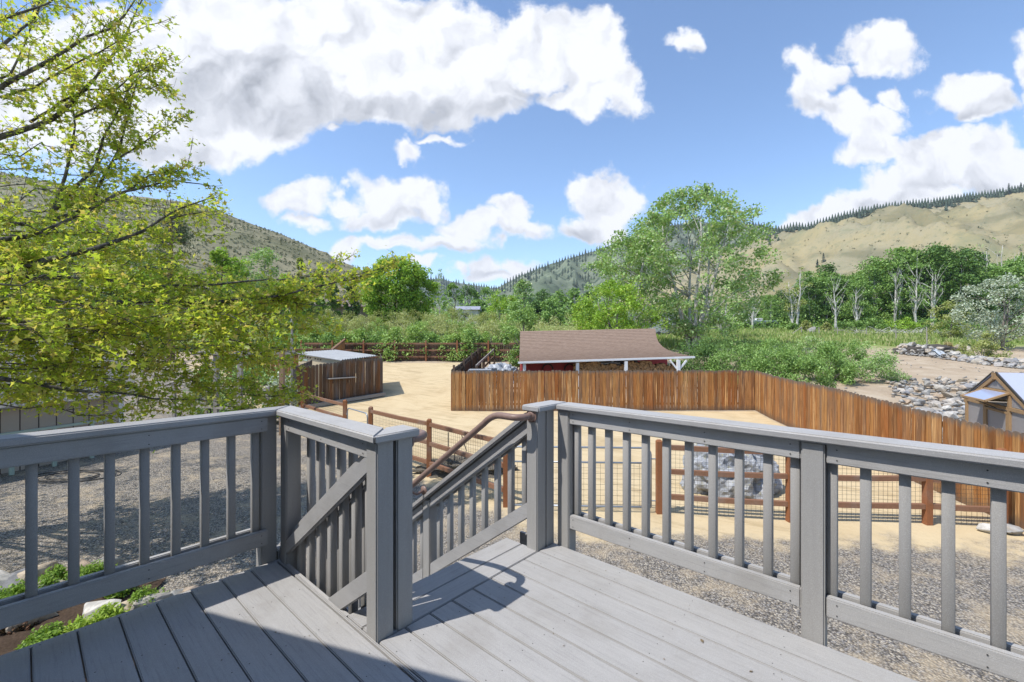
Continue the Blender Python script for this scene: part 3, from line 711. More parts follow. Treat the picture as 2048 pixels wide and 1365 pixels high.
# ranch rail fences with wire mesh
def wire(root, p, q, z0, z1, sx=.075, sz=.075, r=.0016):
    p, q = Vector(p), Vector(q); d = Vector((q.x - p.x, q.y - p.y, 0)); L_ = d.length; d.normalize(); mb = MB()
    n = int(L_ / sx)
    for i in range(n + 1):
        c = p + d * (i * L_ / n); zz = T(c.x, c.y); c2 = Vector((c.x, c.y, 0)); mb.box(c2 + Zv * (zz + z0) - d * r, d * 2 * r, Vector((-d.y, d.x, 0)) * 2 * r, Zv * (z1 - z0))
    m = int((z1 - z0) / sz)
    for j in range(m + 1):
        z = z0 + (z1 - z0) * j / m; a = Vector((p.x, p.y, T(p.x, p.y) + z)); b_ = Vector((q.x, q.y, T(q.x, q.y) + z)); mb.bar(a, b_, 2 * r, 2 * r)
    mb.build('wire_mesh', M_wire, root)
def ranch(label, posts, rails=(.33, .79, 1.24), ht=1.36, wires=True, mat=M_post, rmat=M_railw, group=None, wall=True):
    c = sum((Vector(p) for p in posts), Vector((0, 0, 0))) / len(posts)
    r_ = empty('ranch_fence', (c.x, c.y, T(c.x, c.y)), label, 'fence', group)
    for p in posts:
        z = T(p[0], p[1]); mb = MB(); w = .105; o = Vector((p[0] - w / 2, p[1] - w / 2, z - .05))
        mb.box(o, (w, 0, 0), (0, w, 0), (0, 0, ht + .03)); 
        mb.add([o + Vector((0, 0, ht + .031)), o + Vector((w, 0, ht + .031)), o + Vector((w, w, ht + .031)), o + Vector((0, w, ht + .031)), o + Vector((w * .22, w * .22, ht + .06)), o + Vector((w * .78, w * .22, ht + .06)), o + Vector((w * .78, w * .78, ht + .06)), o + Vector((w * .22, w * .78, ht + .06))],
               [(0, 1, 5, 4), (1, 2, 6, 5), (2, 3, 7, 6), (3, 0, 4, 7), (4, 5, 6, 7)])
        mb.build('post', mat, r_)
    for p, q in zip(posts[:-1], posts[1:]):
        d = (Vector(q) - Vector(p)).normalized()
        for k, r in enumerate(rails):
            a = Vector((p[0], p[1], T(*p[:2]) + r)) + d * .05; b_ = Vector((q[0], q[1], T(*q[:2]) + r + RS.uniform(-.02, .02))) - d * .05
            mb = MB(); m_ = a.lerp(b_, .5) - Zv * .012; mb.bar(a, m_, .075, .085); mb.bar(m_ - d * .001, b_, .074, .084); mb.build('rail', rmat, r_)
        if wires: wire(r_, Vector(p) + Vector((0, .05, 0)), Vector(q) + Vector((0, .05, 0)), .02, rails[-1])
    return r_
def P3(x, y): return (x, y, 0)
gL = (-.02, 8.35); 
ranch('red-brown rail and wire fence from the small gate down to the wide arena gate', [P3(-3.95, 12.3), P3(-1.95, 10.36), P3(-.12, 8.5)])
ranch('red-brown rail fence in front of the stained board wall, beyond the small gate', [P3(-7.9, 16.6), P3(-5.2, 13.7)], rails=(.33, .79, 1.2))
ranch('red-brown rail and wire fence right of the wide gate, in front of the boulder', [P3(2.73, 8.16), P3(4.93, 7.8), P3(7.24, 7.67), P3(8.35, 7.5)])

def gate(label, p, q, z0, z1, zbar, mids, mesh_to, r=.019):
    p, q = Vector(p), Vector(q); d = (q - p).normalized(); L_ = (q - p).length
    g = empty('pipe_gate', (p.x, p.y, T(p.x, p.y)), label, 'gate'); base = T(p.x, p.y)
    def pt(t, z): return p + d * t + Zv * (base + z)
    cr = .13; pts = [pt(0, z0 + .0)]
    def arc(c0, c1, s): pass
    loop = [pt(0, z0), pt(0, z1 - cr)] + [pt(cr * (1 - math.cos(a)), z1 - cr + cr * math.sin(a)) for a in np.linspace(.2, math.pi / 2, 5)]
    loop += [pt(L_ - cr, z1)] + [pt(L_ - cr + cr * math.sin(a), z1 - cr + cr * math.cos(a)) for a in np.linspace(.2, math.pi / 2, 5)] + [pt(L_, z0)]
    mb = MB(); mb.tube(loop, r, 8); mb.tube([pt(0, z0), pt(L_, z0)], r, 8); mb.build('frame', M_steel, g, smooth=True)
    mb = MB(); mb.tube([pt(0, zbar), pt(L_, zbar)], r * .9, 8)
    for m_ in mids: mb.tube([pt(m_, z0), pt(m_, z1)], r * .9, 8)
    mb.build('cross_bar', M_steel, g, smooth=True)
    mb = MB(); n = int(L_ / .1)
    for i in range(1, n): mb.box(pt(i * L_ / n, z0), d * .004, Vector((-d.y, d.x, 0)) * .004, Zv * (zbar - z0))
    m = int((zbar - z0) / .1)
    for j in range(1, m): mb.bar(pt(0, z0 + (zbar - z0) * j / m), pt(L_, z0 + (zbar - z0) * j / m), .004, .004)
    mb.build('wire_mesh', M_wire, g)
    mb = MB()
    for z in (z0 + .12, z1 - .2): mb.tube([pt(L_ - .03, z), pt(L_ + .09, z)], .012, 6)
    mb.build('hinge', M_steel, g)
gate('wide galvanised pipe gate with mesh panel seen between the deck balusters', (.0, 8.3, 0), (2.58, 8.18, 0), .11, 1.21, .93, (1.29,), .93)
gate('narrow galvanised pipe gate between two red-brown posts above the short railing', (-4.08, 12.42, 0), (-5.05, 13.5, 0), .11, 1.15, .72, (), .72)

# ------------------------------------------------------------------ lean-to hen house with stained board wall
def coop():
    r = empty('hen_house', (-8.3, 22.5, T(-8.3, 22.5)), 'hen house with ribbed metal roof behind a rain-stained board wall', 'shed')
    p, q = Vector((-9.82, 19.7, 0)), Vector((-6.75, 23.0, 0))
    mb = MB(); fence_boards(mb, p, q, 1.95, w=.15, side=-1, hq=([0, .45, .5, 1], [1.93, 1.98, 2.05, 1.98])); mb.build('board_wall', M_coopb, r)
    d = (q - p).normalized(); nf = Vector((d.y, -d.x, 0))
    s2 = q + Vector((-1.2, 3.6, 0)); mb = MB(); fence_boards(mb, q, s2, 1.8, w=.15); mb.build('side_wall', M_old, r)
    s1 = p + Vector((-.5, 3.0, 0)); mb = MB(); fence_boards(mb, s1, p, 1.9, w=.15); mb.build('side_wall', M_old, r)
    c = [Wp(590, 706.5, 24.2), Wp(683, 721, 21.6), Wp(754, 712.5, 23.4), Wp(672, 701, 26.4)]
    c[2] = c[1] + (c[3] - c[0]) * 1.0 if False else c[2]
    n = 15; mb = MB()
    for i in range(n):
        t0, t1 = i / n, (i + 1) / n; a0, a1 = c[0].lerp(c[3], t0), c[0].lerp(c[3], t1); b0, b1 = c[1].lerp(c[2], t0), c[1].lerp(c[2], t1)
        am, bm_ = a0.lerp(a1, .5) + Zv * .05, b0.lerp(b1, .5) + Zv * .05; dn = Zv * -.03
        mb.add([a0, am, b0, bm_, a0 + dn, am + dn, b0 + dn, bm_ + dn], [(0, 2, 3, 1), (4, 5, 7, 6), (2, 6, 7, 3), (0, 1, 5, 4)])
        mb.add([am, a1, bm_, b1, am + dn, a1 + dn, bm_ + dn, b1 + dn], [(0, 2, 3, 1), (4, 5, 7, 6), (2, 6, 7, 3), (0, 1, 5, 4)])
    mb.build('roof', mat_simple('ribbed_metal', (.33, .335, .33), .5, .35, 3, .4, .2), r)
    tan = mat_simple('tan_panel', (.42, .35, .24), .7, .12, 5)
    a, b_ = c[0] + Vector((.12, .15, -.06)), c[1] + Vector((-.05, .2, -.06)); dd = (b_ - a)
    mb = MB(); mb.add([a, b_, Vector((b_.x, b_.y, .3)), Vector((a.x, a.y, .4)), a + Vector((.05, .1, 0)), b_ + Vector((.05, .1, 0)), Vector((b_.x + .05, b_.y + .1, .3)), Vector((a.x + .05, a.y + .1, .4))],
        [(3, 2, 1, 0), (4, 5, 6, 7), (0, 1, 5, 4), (1, 2, 6, 5), (3, 0, 4, 7)]); mb.build('front_panel', tan, r)
    mb = MB(); un = dd.normalized(); nrm = Vector((-un.y, un.x, 0)).normalized() * -1
    if nrm.y > 0: nrm = -nrm
    for i in range(9):
        if i in (5,): continue
        o = a + un * (.16 + i * .26) - Zv * .14 + nrm * .012; mb.box(o, Vector((un.x, un.y, 0)) * .11, nrm * .01, Zv * .075)
    mb.build('vent_slot', M_dark, r)
    mb = MB(); o = a + un * .1 - Zv * .34 + nrm * .014; mb.box(o, Vector((un.x, un.y, 0)) * .9, nrm * .02, Zv * .07); mb.build('trim_board', mat_simple('pale_green_trim', (.33, .44, .40), .6), r)
    # shelf on brackets
    s = p.lerp(q, .34); s = Vector((s.x, s.y, T(s.x, s.y) + 1.22)); mb = MB(); mb.box(s + nf * .02, d * 1.35, nf * .30, Zv * .035); sh = mb.build('shelf', M_greyw, r)
    for t in (.3, 1.05):
        mb = MB(); k = s + d * t + nf * .02; mb.tube([k - Zv * .25, k, k + nf * .24 - Zv * .01], .012, 6); mb.tube([k - Zv * .2, k + nf * .1 - Zv * .17, k + nf * .2 - Zv * .02], .010, 6); mb.build('bracket', M_screw, sh)
    mb = MB(); a = p + nf * .22; b_ = q + nf * .2; mb.bar((a.x, a.y, T(a.x, a.y) + .09), (b_.x, b_.y, T(b_.x, b_.y) + .12), .16, .16); mb.build('base_log', M_greyw, r)
coop()

# ------------------------------------------------------------------ garden structures on the left
ar = empty('garden_arbor', (-8.5, 15.3, 0), 'tall weathered arbor posts and beams at the garden entrance', 'arbor')
for px, D, yt in ((562, 15.0, 702), (478, 15.6, 706), (430, 16.2, 706)):
    g = G(px, D); mb = MB(); mb.box((g.x - .07, g.y, -.05), (.14, 0, 0), (0, .14, 0), (0, 0, ztop(yt, D))); mb.build('post', M_greyw if px < 500 else mat_post('brown_arbor_post', (.30, .20, .13)), ar)
for (p0, y0, d0), (p1, y1, d1) in (((470, 708, 15.6), (590, 705.5, 15.9)), ((385, 707, 16.2), (474, 706, 16.0))):
    mb = MB(); mb.bar(Wp(p0, y0, d0), Wp(p1, y1, d1), .1, .14); mb.build('beam', M_greyw, ar)
po = empty('pole', (-8.0, 16.2, 0), 'thin tall weathered pole standing at the corner of the hen house', 'pole')
mb = MB(); g = G(583, 16.2); mb.tube([(g.x, g.y, -.05), (g.x + .02, g.y, ztop(636, 16.2))], [.05, .04], 8); mb.build('shaft', M_greyw, po)
mb = MB(); mb.tube([(g.x + .02, g.y, ztop(636, 16.2)), (g.x + .02, g.y, ztop(634, 16.2))], [.045, .03], 8); mb.build('tip', M_greyw, po)
gf = ranch('grey wire garden fence with thin posts, half hidden by the leafy branches', [P3(-13.2, 17.2), P3(-11.4, 16.4), P3(-9.9, 15.9), P3(-8.6, 15.5)], rails=(.08, .75, 1.5), ht=1.6, mat=M_greyw, rmat=M_greyw)
vf = empty('board_fence', (-13, 28, T(-13, 28)), 'reddish board fence with vines behind the arbor, stepping down to the right', 'fence')
mb = MB(); fence_boards(mb, (-17.5, 27, 0), (-11.3, 27.5, 0), 1.95); fence_boards(mb, (-11.3, 27.5, 0), (-13.6, 35.8, 0), 1.85); mb.build('board_panel', M_cedar, vf)
mb = MB(); mb.bar((-17.5, 26.95, T(0, 27) + 1.98), (-11.3, 27.45, T(0, 27.5) + 1.98), .14, .06); mb.bar((-11.3, 27.45, T(0, 27.5) + 1.9), (-13.6, 35.8, T(0, 35.8) + 1.88), .14, .06); mb.build('cap_rail', M_railw, vf)

def mat_shingle(name, c0, c1, rot, row=.14, wid=.3):
    t = NT(name, .9, .1); br = t.n('ShaderNodeTexBrick'); t.link(t.coord2((1, 1, 1), rot), br.inputs['Vector'])
    br.inputs['Scale'].default_value = 1; br.inputs['Brick Width'].default_value = wid; br.inputs['Row Height'].default_value = row; br.inputs['Mortar Size'].default_value = .006
    br.inputs['Color1'].default_value = (*c0, 1); br.inputs['Color2'].default_value = (*c1, 1); br.inputs['Mortar'].default_value = (c0[0] * .4, c0[1] * .4, c0[2] * .4, 1)
    n = t.noise(t.coord(), 9, 6, .7); t.base(t.mix(t.math('MULTIPLY', t.val(n, .4, .7), .4), br.outputs[0], tuple(x * .6 for x in c1))); t.bump(br.outputs['Fac'], .4, .01); return t.m

def cottage():
    r = empty('garden_shed', (-12.5, 11.5, 0), 'beige panelled garden shed with grey shingle roof under the leafy branches', 'shed')
    e = Vector((.35, 1, 0)).normalized(); nb = Vector((-1, .35, 0)).normalized()
    c = Vector((-11.46, 12.95, 0)); L_ = 5.0; p = c - e * L_
    wallm = mat_simple('beige_panel', (.42, .35, .285), .7, .06, 3)
    mb = MB(); mb.box(p, e * L_, nb * 3.2, Zv * 1.62); mb.build('wall', wallm, r)
    mb = MB()
    for k in range(13): o = c - e * (.12 + .345 * (k + 1)) - nb * .006; mb.box(o, e * .018, nb * .008, Zv * 1.6)
    mb.build('groove', M_dark, r)
    mb = MB(); mb.box(c - e * .1 - nb * .02, e * .12, nb * .02, Zv * 1.6); mb.build('corner_trim', M_white, r)
    a = p - e * .3 - nb * .35 + Zv * 1.58; b_ = c + e * .35 - nb * .35 + Zv * 1.58; up = nb * 2.1 + Zv * 1.75
    # shingle courses as real overlapping steps
    mb = MB(); nrow = 13
    for i in range(nrow):
        s = up * (i / nrow); mb.box(a + s + Zv * .02, (b_ - a), up / nrow * 1.08, Vector((0, 0, .03)) - nb * .003)
    m = NT('grey_shingle', .9, .1); v = m.coord2((1, 1, 1), -math.atan2(1, .35)); w = m.noise(v, 5, 2, .5); wv = m.n('ShaderNodeTexVoronoi'); m.link(m.coord((1, 1, .01), 0, v), wv.inputs[0]); wv.inputs['Scale'].default_value = 4
    m.base(m.mix(.6, m.ramp(wv.outputs['Distance'], [(0, (.34, .31, .285)), (.6, (.22, .2, .19))]), (.28, .265, .25))); mb.build('roof', m.m, r)
    mb = MB(); o2 = a + up; mb.box(o2 + Zv * .02, (b_ - a), nb * 2.0 - Zv * 1.6, Zv * .05); mb.build('back_roof', m.m, r)
    mb = MB(); mb.add([c + Zv * 1.62, c + nb * 3.2 + Zv * 1.62, c + nb * 1.75 + Zv * 3.2, c + Zv * 1.62 - e * .1, c + nb * 3.2 + Zv * 1.62 - e * .1, c + nb * 1.75 + Zv * 3.2 - e * .1], [(0, 1, 2), (5, 4, 3), (0, 3, 4, 1), (1, 4, 5, 2), (2, 5, 3, 0)]); mb.build('gable', wallm, r)
    g = empty('porch_rail', c - e * 2 - nb * .35, 'pale green rail on turned posts along the beige shed', 'railing')
    gm = mat_simple('pale_green_paint', (.36, .43, .36), .6, .1, 8)
    mb = MB(); q0 = c - e * .55 - nb * .38; mb.box(q0 + Zv * .97, -e * 3.6, nb * .1, Zv * .055); mb.build('top_rail', gm, g)
    for k in range(5):
        o = q0 - e * (.35 + k * .78) + nb * .05; mb = MB()
        mb.lathe(o, [(.05, 0), (.05, .2), (.03, .22), (.045, .3), (.028, .4), (.05, .55), (.03, .66), (.045, .7), (.03, .73), (.045, .78), (.03, .81), (.05, .86), (.05, .969)], 10); mb.build('turned_post', gm, g, smooth=False)
cottage()

# ------------------------------------------------------------------ woodshed
def woodshed():
    r = empty('woodshed', (4.8, 24, T(4.8, 24)), 'open red woodshed with flared brown shingle roof and white posts', 'shed')
    e0, e1 = Wp(1038, 724.5, 22.0), Wp(1385, 713.5, 22.6); r0, r1 = Wp(1040.5, 663, 26.6), Wp(1311, 657.5, 26.6)
    rows = 26
    def edge(a, b_, t, flare):
        p = a.lerp(b_, t); p.z -= flare * math.sin(math.pi * t) ; return p
    mb = MB()
    cols = 28
    R = [[None] * (cols + 1) for _ in range(rows + 1)]
    for i in range(rows + 1):
        t = i / rows; L_ = edge(e0, r0, t, .30); Rr = e1.lerp(r1, t); Rr.x -= .55 * math.sin(math.pi * t); Rr.z -= .30 * math.sin(math.pi * t)
        for j in range(cols + 1): R[i][j] = L_.lerp(Rr, j / cols)
    for i in range(rows):      # courses, each a small step
        for j in range(cols):
            lift = Zv * (.022 + .004 * RS.rand()); a, b_, c, d = R[i][j] + lift, R[i][j + 1] + lift, R[i + 1][j + 1] + Zv * .004, R[i + 1][j] + Zv * .004
            mb.add([a, b_, c, d, R[i][j] - Zv * .02, R[i][j + 1] - Zv * .02], [(0, 1, 2, 3), (4, 5, 1, 0)])
    m = NT('brown_shingle', .92, .08); iv = m.noise(m.coord((7, 7, 9)), 1.0, 4, .7); iv2 = m.noise(m.coord((2.6, 14, 22)), 2.0, 3, .6)
    m.base(m.mix(m.val(iv2, .35, .65), m.mix(iv, (.17, .115, .085), (.27, .19, .14)), m.mix(iv, (.37, .28, .215), (.22, .15, .11)))); rf = mb.build('roof', m.m, r)
    mb = MB(); # underside and back slope
    bk0, bk1 = Vector((r0.x, 31.0, 2.5)), Vector((r1.x + .4, 31.0, 2.5)); dz = Zv * -.06
    mb.add([r0, r1, bk1, bk0, r0 + dz, r1 + dz, bk1 + dz, bk0 + dz], [(0, 1, 2, 3), (7, 6, 5, 4), (1, 5, 6, 2), (0, 3, 7, 4)]); mb.build('back_roof', m.m, r)
    mb = MB(); mb.bar(e0 + Vector((-.05, -.06, -.03)), e1 + Vector((.08, -.06, -.03)), .12, .09); mb.build('gutter', M_white, r)
    mb = MB(); mb.bar(e0 + Vector((0, .06, -.05)), e1 + Vector((-.1, .06, -.05)), .05, .10); mb.build('fascia', M_white, r)
    gz = T(5, 22.4)
    for px in (1049, 1155, 1252, 1357):
        x = (px - CX) / F * 22.3; mb = MB(); w = .15; t = (x - e0.x) / (e1.x - e0.x); zt = e0.lerp(e1, t).z - .13; mb.box((x - w / 2, 22.25, gz - .1), (w, 0, 0), (0, w, 0), (0, 0, zt - gz + .1)); mb.build('post', M_white, r)
        if px == 1357:
            for s in (-1, 1):
                mb = MB(); mb.bar((x, 22.33, zt - .55), (x + s * .42, 22.33, zt - .03), .07, .08); mb.build('brace', M_white, r)
    for px in (1195, 1224, 1289, 1317):
        x = (px - CX) / F * 26; mb = MB(); mb.box((x, 26.0, gz), (.1, 0, 0), (0, .1, 0), (0, 0, 1.8 + .35)); mb.build('post', M_white, r)
    for px0, px1, y in ((1150, 1245, 731), (1170, 1240, 727)):
        mb = MB(); mb.bar(Wp(px0, y, 25.6), Wp(px1, y, 25.6), .04, .07); mb.build('cross_rail', M_white, r)
    mb = MB(); mb.bar(Wp(1272, 734, 25.6), Wp(1262, 724, 25.6), .05, .08); mb.bar(Wp(1272, 724, 25.6), Wp(1287, 734, 25.6), .05, .08); mb.build('brace', M_white, r)
    def panel(x0, y0, x1, y1, z1, nm='wall', m_=M_red):
        g0 = T(x0, y0); mb = MB(); d = Vector((x1 - x0, y1 - y0, 0)); n = Vector((-d.y, d.x, 0)).normalized() * .06; mb.box((x0, y0, g0 - .1), d, n, (0, 0, z1 - g0 + .1)); mb.build(nm, m_, r)
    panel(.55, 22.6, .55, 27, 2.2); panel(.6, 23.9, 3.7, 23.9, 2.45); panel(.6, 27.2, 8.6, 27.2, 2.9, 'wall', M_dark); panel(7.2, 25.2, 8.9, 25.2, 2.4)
    mb = MB()
    mb.box((3.75, 23.4, gz), (.06, 0, 0), (0, 2.8, 0), (0, 0, 2.1)); mb.build('partition', M_red, r)
    for px, hh in ((1096, .5), (1140, .5)):      # dark arches with small caps
        x = (px - CX) / F * 23.6; z = gz + 1.35; mb = MB()
        for k in range(10):
            a0, a1 = math.pi * k / 10, math.pi * (k + 1) / 10
            mb.bar((x + .28 * math.cos(a0), 23.75, z + .32 * math.sin(a0)), (x + .28 * math.cos(a1), 23.75, z + .32 * math.sin(a1)), .1, .07)
        o = mb.build('saddle_rack', M_dark, r)
woodshed()
lm = NT('split_firewood', .85, .1); lc = lm.ramp(island(lm), [(0, (.26, .12, .05)), (.35, (.46, .24, .10)), (.7, (.58, .36, .17)), (1, (.34, .19, .09))]); ln = lm.noise(lm.coord(), 22, 5); lm.base(lm.mix(lm.val(ln, .35, .7), lc, (.09, .05, .03)))
protos = []
for k in range(5):
    mb = MB(); n = 5 + k % 3; r = .075 + .012 * k; vs = []
    for y in (-.2, .2):
        for j in range(n):
            a = 2 * math.pi * j / n + k; q = r * (1 + .3 * math.sin(j * 2.3 + k)); vs.append((q * math.cos(a), y, q * math.sin(a)))
    mb.add(vs, [tuple(range(n)), tuple(range(2 * n - 1, n - 1, -1))] + [(j, j + n, (j + 1) % n + n, (j + 1) % n) for j in range(n)])
    protos.append(mb.v and (mb, k))
log_src = []
cnt = 0
for layer in range(5):
    for k in range(56):
        x = 3.35 + k * .088 + RS.uniform(-.03, .03); 
        if 5.72 < x < 5.8: continue
        xx = 3.3 + k * .096
        hh = 1.62 + .08 * math.sin(k * .7) + .1 * math.sin(k * .23) - .125 * layer
        if layer > 3: continue
        mbk, kk = protos[RS.randint(5)]
        if cnt < 5:
            o = protos[cnt][0].build('firewood_log', lm.m); log_src.append(o)
        else:
            o = log_src[RS.randint(5)].copy(); C.objects.link(o)
        o.location = (xx, 23.0 + RS.uniform(-.05, .05), T(5, 23) + hh); o.rotation_euler = (RS.uniform(-.25, .25), RS.uniform(0, 6.3), RS.uniform(-.35, .35))
        tag(o, 'split firewood log in the stack under the woodshed roof', 'log', 'firewood logs stacked in the woodshed'); cnt += 1
wr = empty('firewood_rack', (6, 23, T(6, 23)), 'low timber rack carrying the firewood in the woodshed', 'rack')
mb = MB(); mb.box((3.3, 22.86, T(5, 23) + .95), (5.3, 0, 0), (0, .3, 0), (0, 0, .06)); mb.build('shelf', M_dark, wr)
for x in (3.35, 5.9, 8.5): mb = MB(); mb.box((x, 22.86, T(5, 23) - .1), (.08, 0, 0), (0, .3, 0), (0, 0, 1.05)); mb.build('leg', M_dark, wr)

# silver sheeting heap behind the cedar fence
def blob_mesh(name, mat, parent, c, rad, amp, freq, sub=4, seed=0, flat=True, smooth=False, ridged=False):
    bm = bmesh.new(); bmesh.ops.create_icosphere(bm, subdivisions=sub, radius=1)
    for v in bm.verts:
        n = v.co.normalized(); d = mnoise.fractal(n * freq + Vector((seed, seed * 1.3, 0)), 1.0, 2.0, 4)
        if ridged: d = -abs(d) * 1.5 + .2
        v.co = n * (1 + amp * d)
        if flat and v.co.z < -.25: v.co.z = -.25 + (v.co.z + .25) * .2
        v.co = Vector((v.co.x * rad[0], v.co.y * rad[1], v.co.z * rad[2]))
    off = Vector(c) - (root_loc(parent) if parent is not None else Vector((0, 0, 0)))
    me = bpy.data.meshes.new(name)
    if parent is not None: bmesh.ops.translate(bm, verts=bm.verts, vec=off)
    bm.to_mesh(me); bm.free(); me.materials.append(mat)
    if smooth: me.polygons.foreach_set('use_smooth', [True] * len(me.polygons))
    o = bpy.data.objects.new(name, me); C.objects.link(o); o.parent = parent
    if parent is None: o.location = c
    return o
o = blob_mesh('sheeting_heap', M_silver, None, (-.55, 22.6, T(0, 22.6) + 1.0), (1.0, 1.2, .75), .55, 2.4, 4, 3, ridged=True); tag(o, 'crumpled silver-grey sheeting heaped behind the cedar fence by the woodshed', 'tarp')
sg = empty('stacked_panels', (-1.6, 21.6, T(-1.6, 21.6)), 'small stack of grey wire panels behind the left end of the cedar fence', 'panels')
mb = MB()
for k in range(3): mb.box((-2.2 + k * .04, 21.3, T(0, 21.5) + 1.42 + k * .06), (1.1, 0, 0), (0, .8, 0), (0, 0, .035))
mb.build('panel', M_silver, sg); mb = MB(); mb.box((-2.1, 21.35, T(0, 21.5) - .1), (.9, 0, 0), (0, .7, 0), (0, 0, 1.5)); mb.build('base', M_dk, sg)

# boulder in the arena
bt = NT('lichen_boulder', .9, .15); bn = bt.noise(bt.coord(), 3.2, 8, .7, .6); b2 = bt.noise(bt.coord(), 9, 6, .7); bv = bt.voro(bt.coord(), 5)
bc = bt.ramp(bn, [(.3, (.13, .14, .155)), (.45, (.27, .285, .31)), (.6, (.42, .43, .45)), (.75, (.22, .22, .22))]); bc = bt.mix(.22, bc, (.55, .55, .54)); bc = bt.mix(bt.math('MULTIPLY', bt.val(b2, .56, .68), .8), bc, (.50, .46, .25)); bc = bt.mix(bt.math('MULTIPLY', bt.val(bv.outputs['Distance'], .55, .8), .5), bc, (.07, .065, .06))
bt.base(bc); bt.bump(bt.math('ADD', bn, bt.math('MULTIPLY', b2, .6)), .8, .06)
o = blob_mesh('boulder', bt.m, None, (4.72, 9.55, .22), (1.02, .7, .95), .30, 1.8, 5, 8, ridged=True); tag(o, 'large grey boulder with yellow lichen behind the rail fence', 'boulder')
mm = NT('wood_chip', .95, .05); mv = mm.voro(mm.coord(), 32); mm.base(mm.ramp(mm.noise(mm.coord(), 60, 4, .8), [(.3, (.05, .045, .035)), (.55, (.19, .165, .13)), (.75, (.33, .30, .25))])); mm.bump(mv.outputs['Distance'], .8, .04)
o = blob_mesh('mulch_mound', mm.m, None, (-1.15, 10.9, .03), (1.15, .6, .26), .4, 3, 5, 2); tag(o, 'low dark mulch mound behind the rail fence near the stairs', 'mound')
for k, (px, D, h_) in enumerate(((896.5, 10.6, 1.0), (909, 10.7, .62), (926, 10.8, .95))):
    g = G(px, D); mb = MB(); mb.tube([(g.x, g.y, 0), (g.x + (.08 if k == 2 else 0), g.y, h_ * .55), (g.x + (-.05 if k == 2 else 0.0), g.y, h_)], .012, 6); o = mb.build('garden_stake', M_screw)
    tag(o, ['tall thin dark stake at the left edge of the mulch mound', 'short dark stake in the middle of the mulch mound', 'thin bent dark stake at the right of the mulch mound'][k], 'stake', 'stakes by the mulch mound')

# ------------------------------------------------------------------ trees and shrubs
GREEN_BRIGHT = [(0.19, 0.33, 0.042), (0.299, 0.472, 0.064), (0.407, 0.614, 0.088), (0.244, 0.401, 0.053), (0.543, 0.62, 0.142)]
GREEN_MID = [(0.147, 0.255, 0.07), (0.23, 0.373, 0.092), (0.329, 0.494, 0.14), (0.18, 0.299, 0.084), (0.427, 0.597, 0.209)]
HEDGE = [(0.206, 0.335, 0.077), (0.309, 0.464, 0.115), (0.438, 0.592, 0.193), (0.258, 0.386, 0.091)]
BANK = [(0.33, 0.385, 0.132), (0.44, 0.484, 0.198), (0.55, 0.55, 0.264), (0.374, 0.44, 0.154), (0.605, 0.572, 0.33)]
GREEN_DARK = [(0.076, 0.152, 0.048), (0.122, 0.22, 0.063), (0.191, 0.315, 0.087), (0.104, 0.189, 0.053), (0.261, 0.41, 0.104)]
GREEN_COTTON = [(0.177, 0.311, 0.087), (0.296, 0.458, 0.149), (0.444, 0.62, 0.237), (0.237, 0.37, 0.103), (0.62, 0.62, 0.444)]
YELLOWG = [(0.254, 0.312, 0.083), (0.37, 0.429, 0.126), (0.488, 0.507, 0.196), (0.312, 0.351, 0.112), (0.585, 0.566, 0.307)]
SILVER = [(0.297, 0.365, 0.257), (0.432, 0.499, 0.378), (0.567, 0.621, 0.499), (0.351, 0.419, 0.297), (0.675, 0.702, 0.594)]
PINEG = [(0.057, 0.095, 0.042), (0.095, 0.142, 0.067), (0.142, 0.19, 0.095), (0.076, 0.114, 0.053)]
FORE = [(0.329, 0.461, 0.063), (0.517, 0.62, 0.089), (0.62, 0.62, 0.122), (0.401, 0.553, 0.074), (0.62, 0.62, 0.18), (0.564, 0.437, 0.18)]
ML = {k: mat_leaf('leaf_' + k, v, tr) for k, v, tr in (('bright', GREEN_BRIGHT, .35), ('mid', GREEN_MID, .3), ('dark', GREEN_DARK, .25), ('cotton', GREEN_COTTON, .3),
      ('yellow', YELLOWG, .35), ('silver', SILVER, .2), ('pine', PINEG, .1), ('fore', FORE, .64), ('hedge', HEDGE, .3), ('bank', BANK, .3))}
def mat_bark(name, c0, c1, sc_=6):
    t = NT(name, .85, .1); n = t.noise(t.coord((1, 1, .35)), sc_, 6, .65); t.base(t.mix(t.val(n, .35, .65), c0, c1)); t.bump(n, .4, .02); return t.m
B_white = mat_bark('pale_bark', (.30, .28, .24), (.62, .60, .55)); B_grey = mat_bark('grey_bark', (.13, .115, .095), (.27, .245, .21)); B_dark = mat_bark('dark_bark', (.05, .04, .03), (.13, .105, .08)); B_pine = mat_bark('red_pine_bark', (.12, .07, .045), (.24, .15, .10))

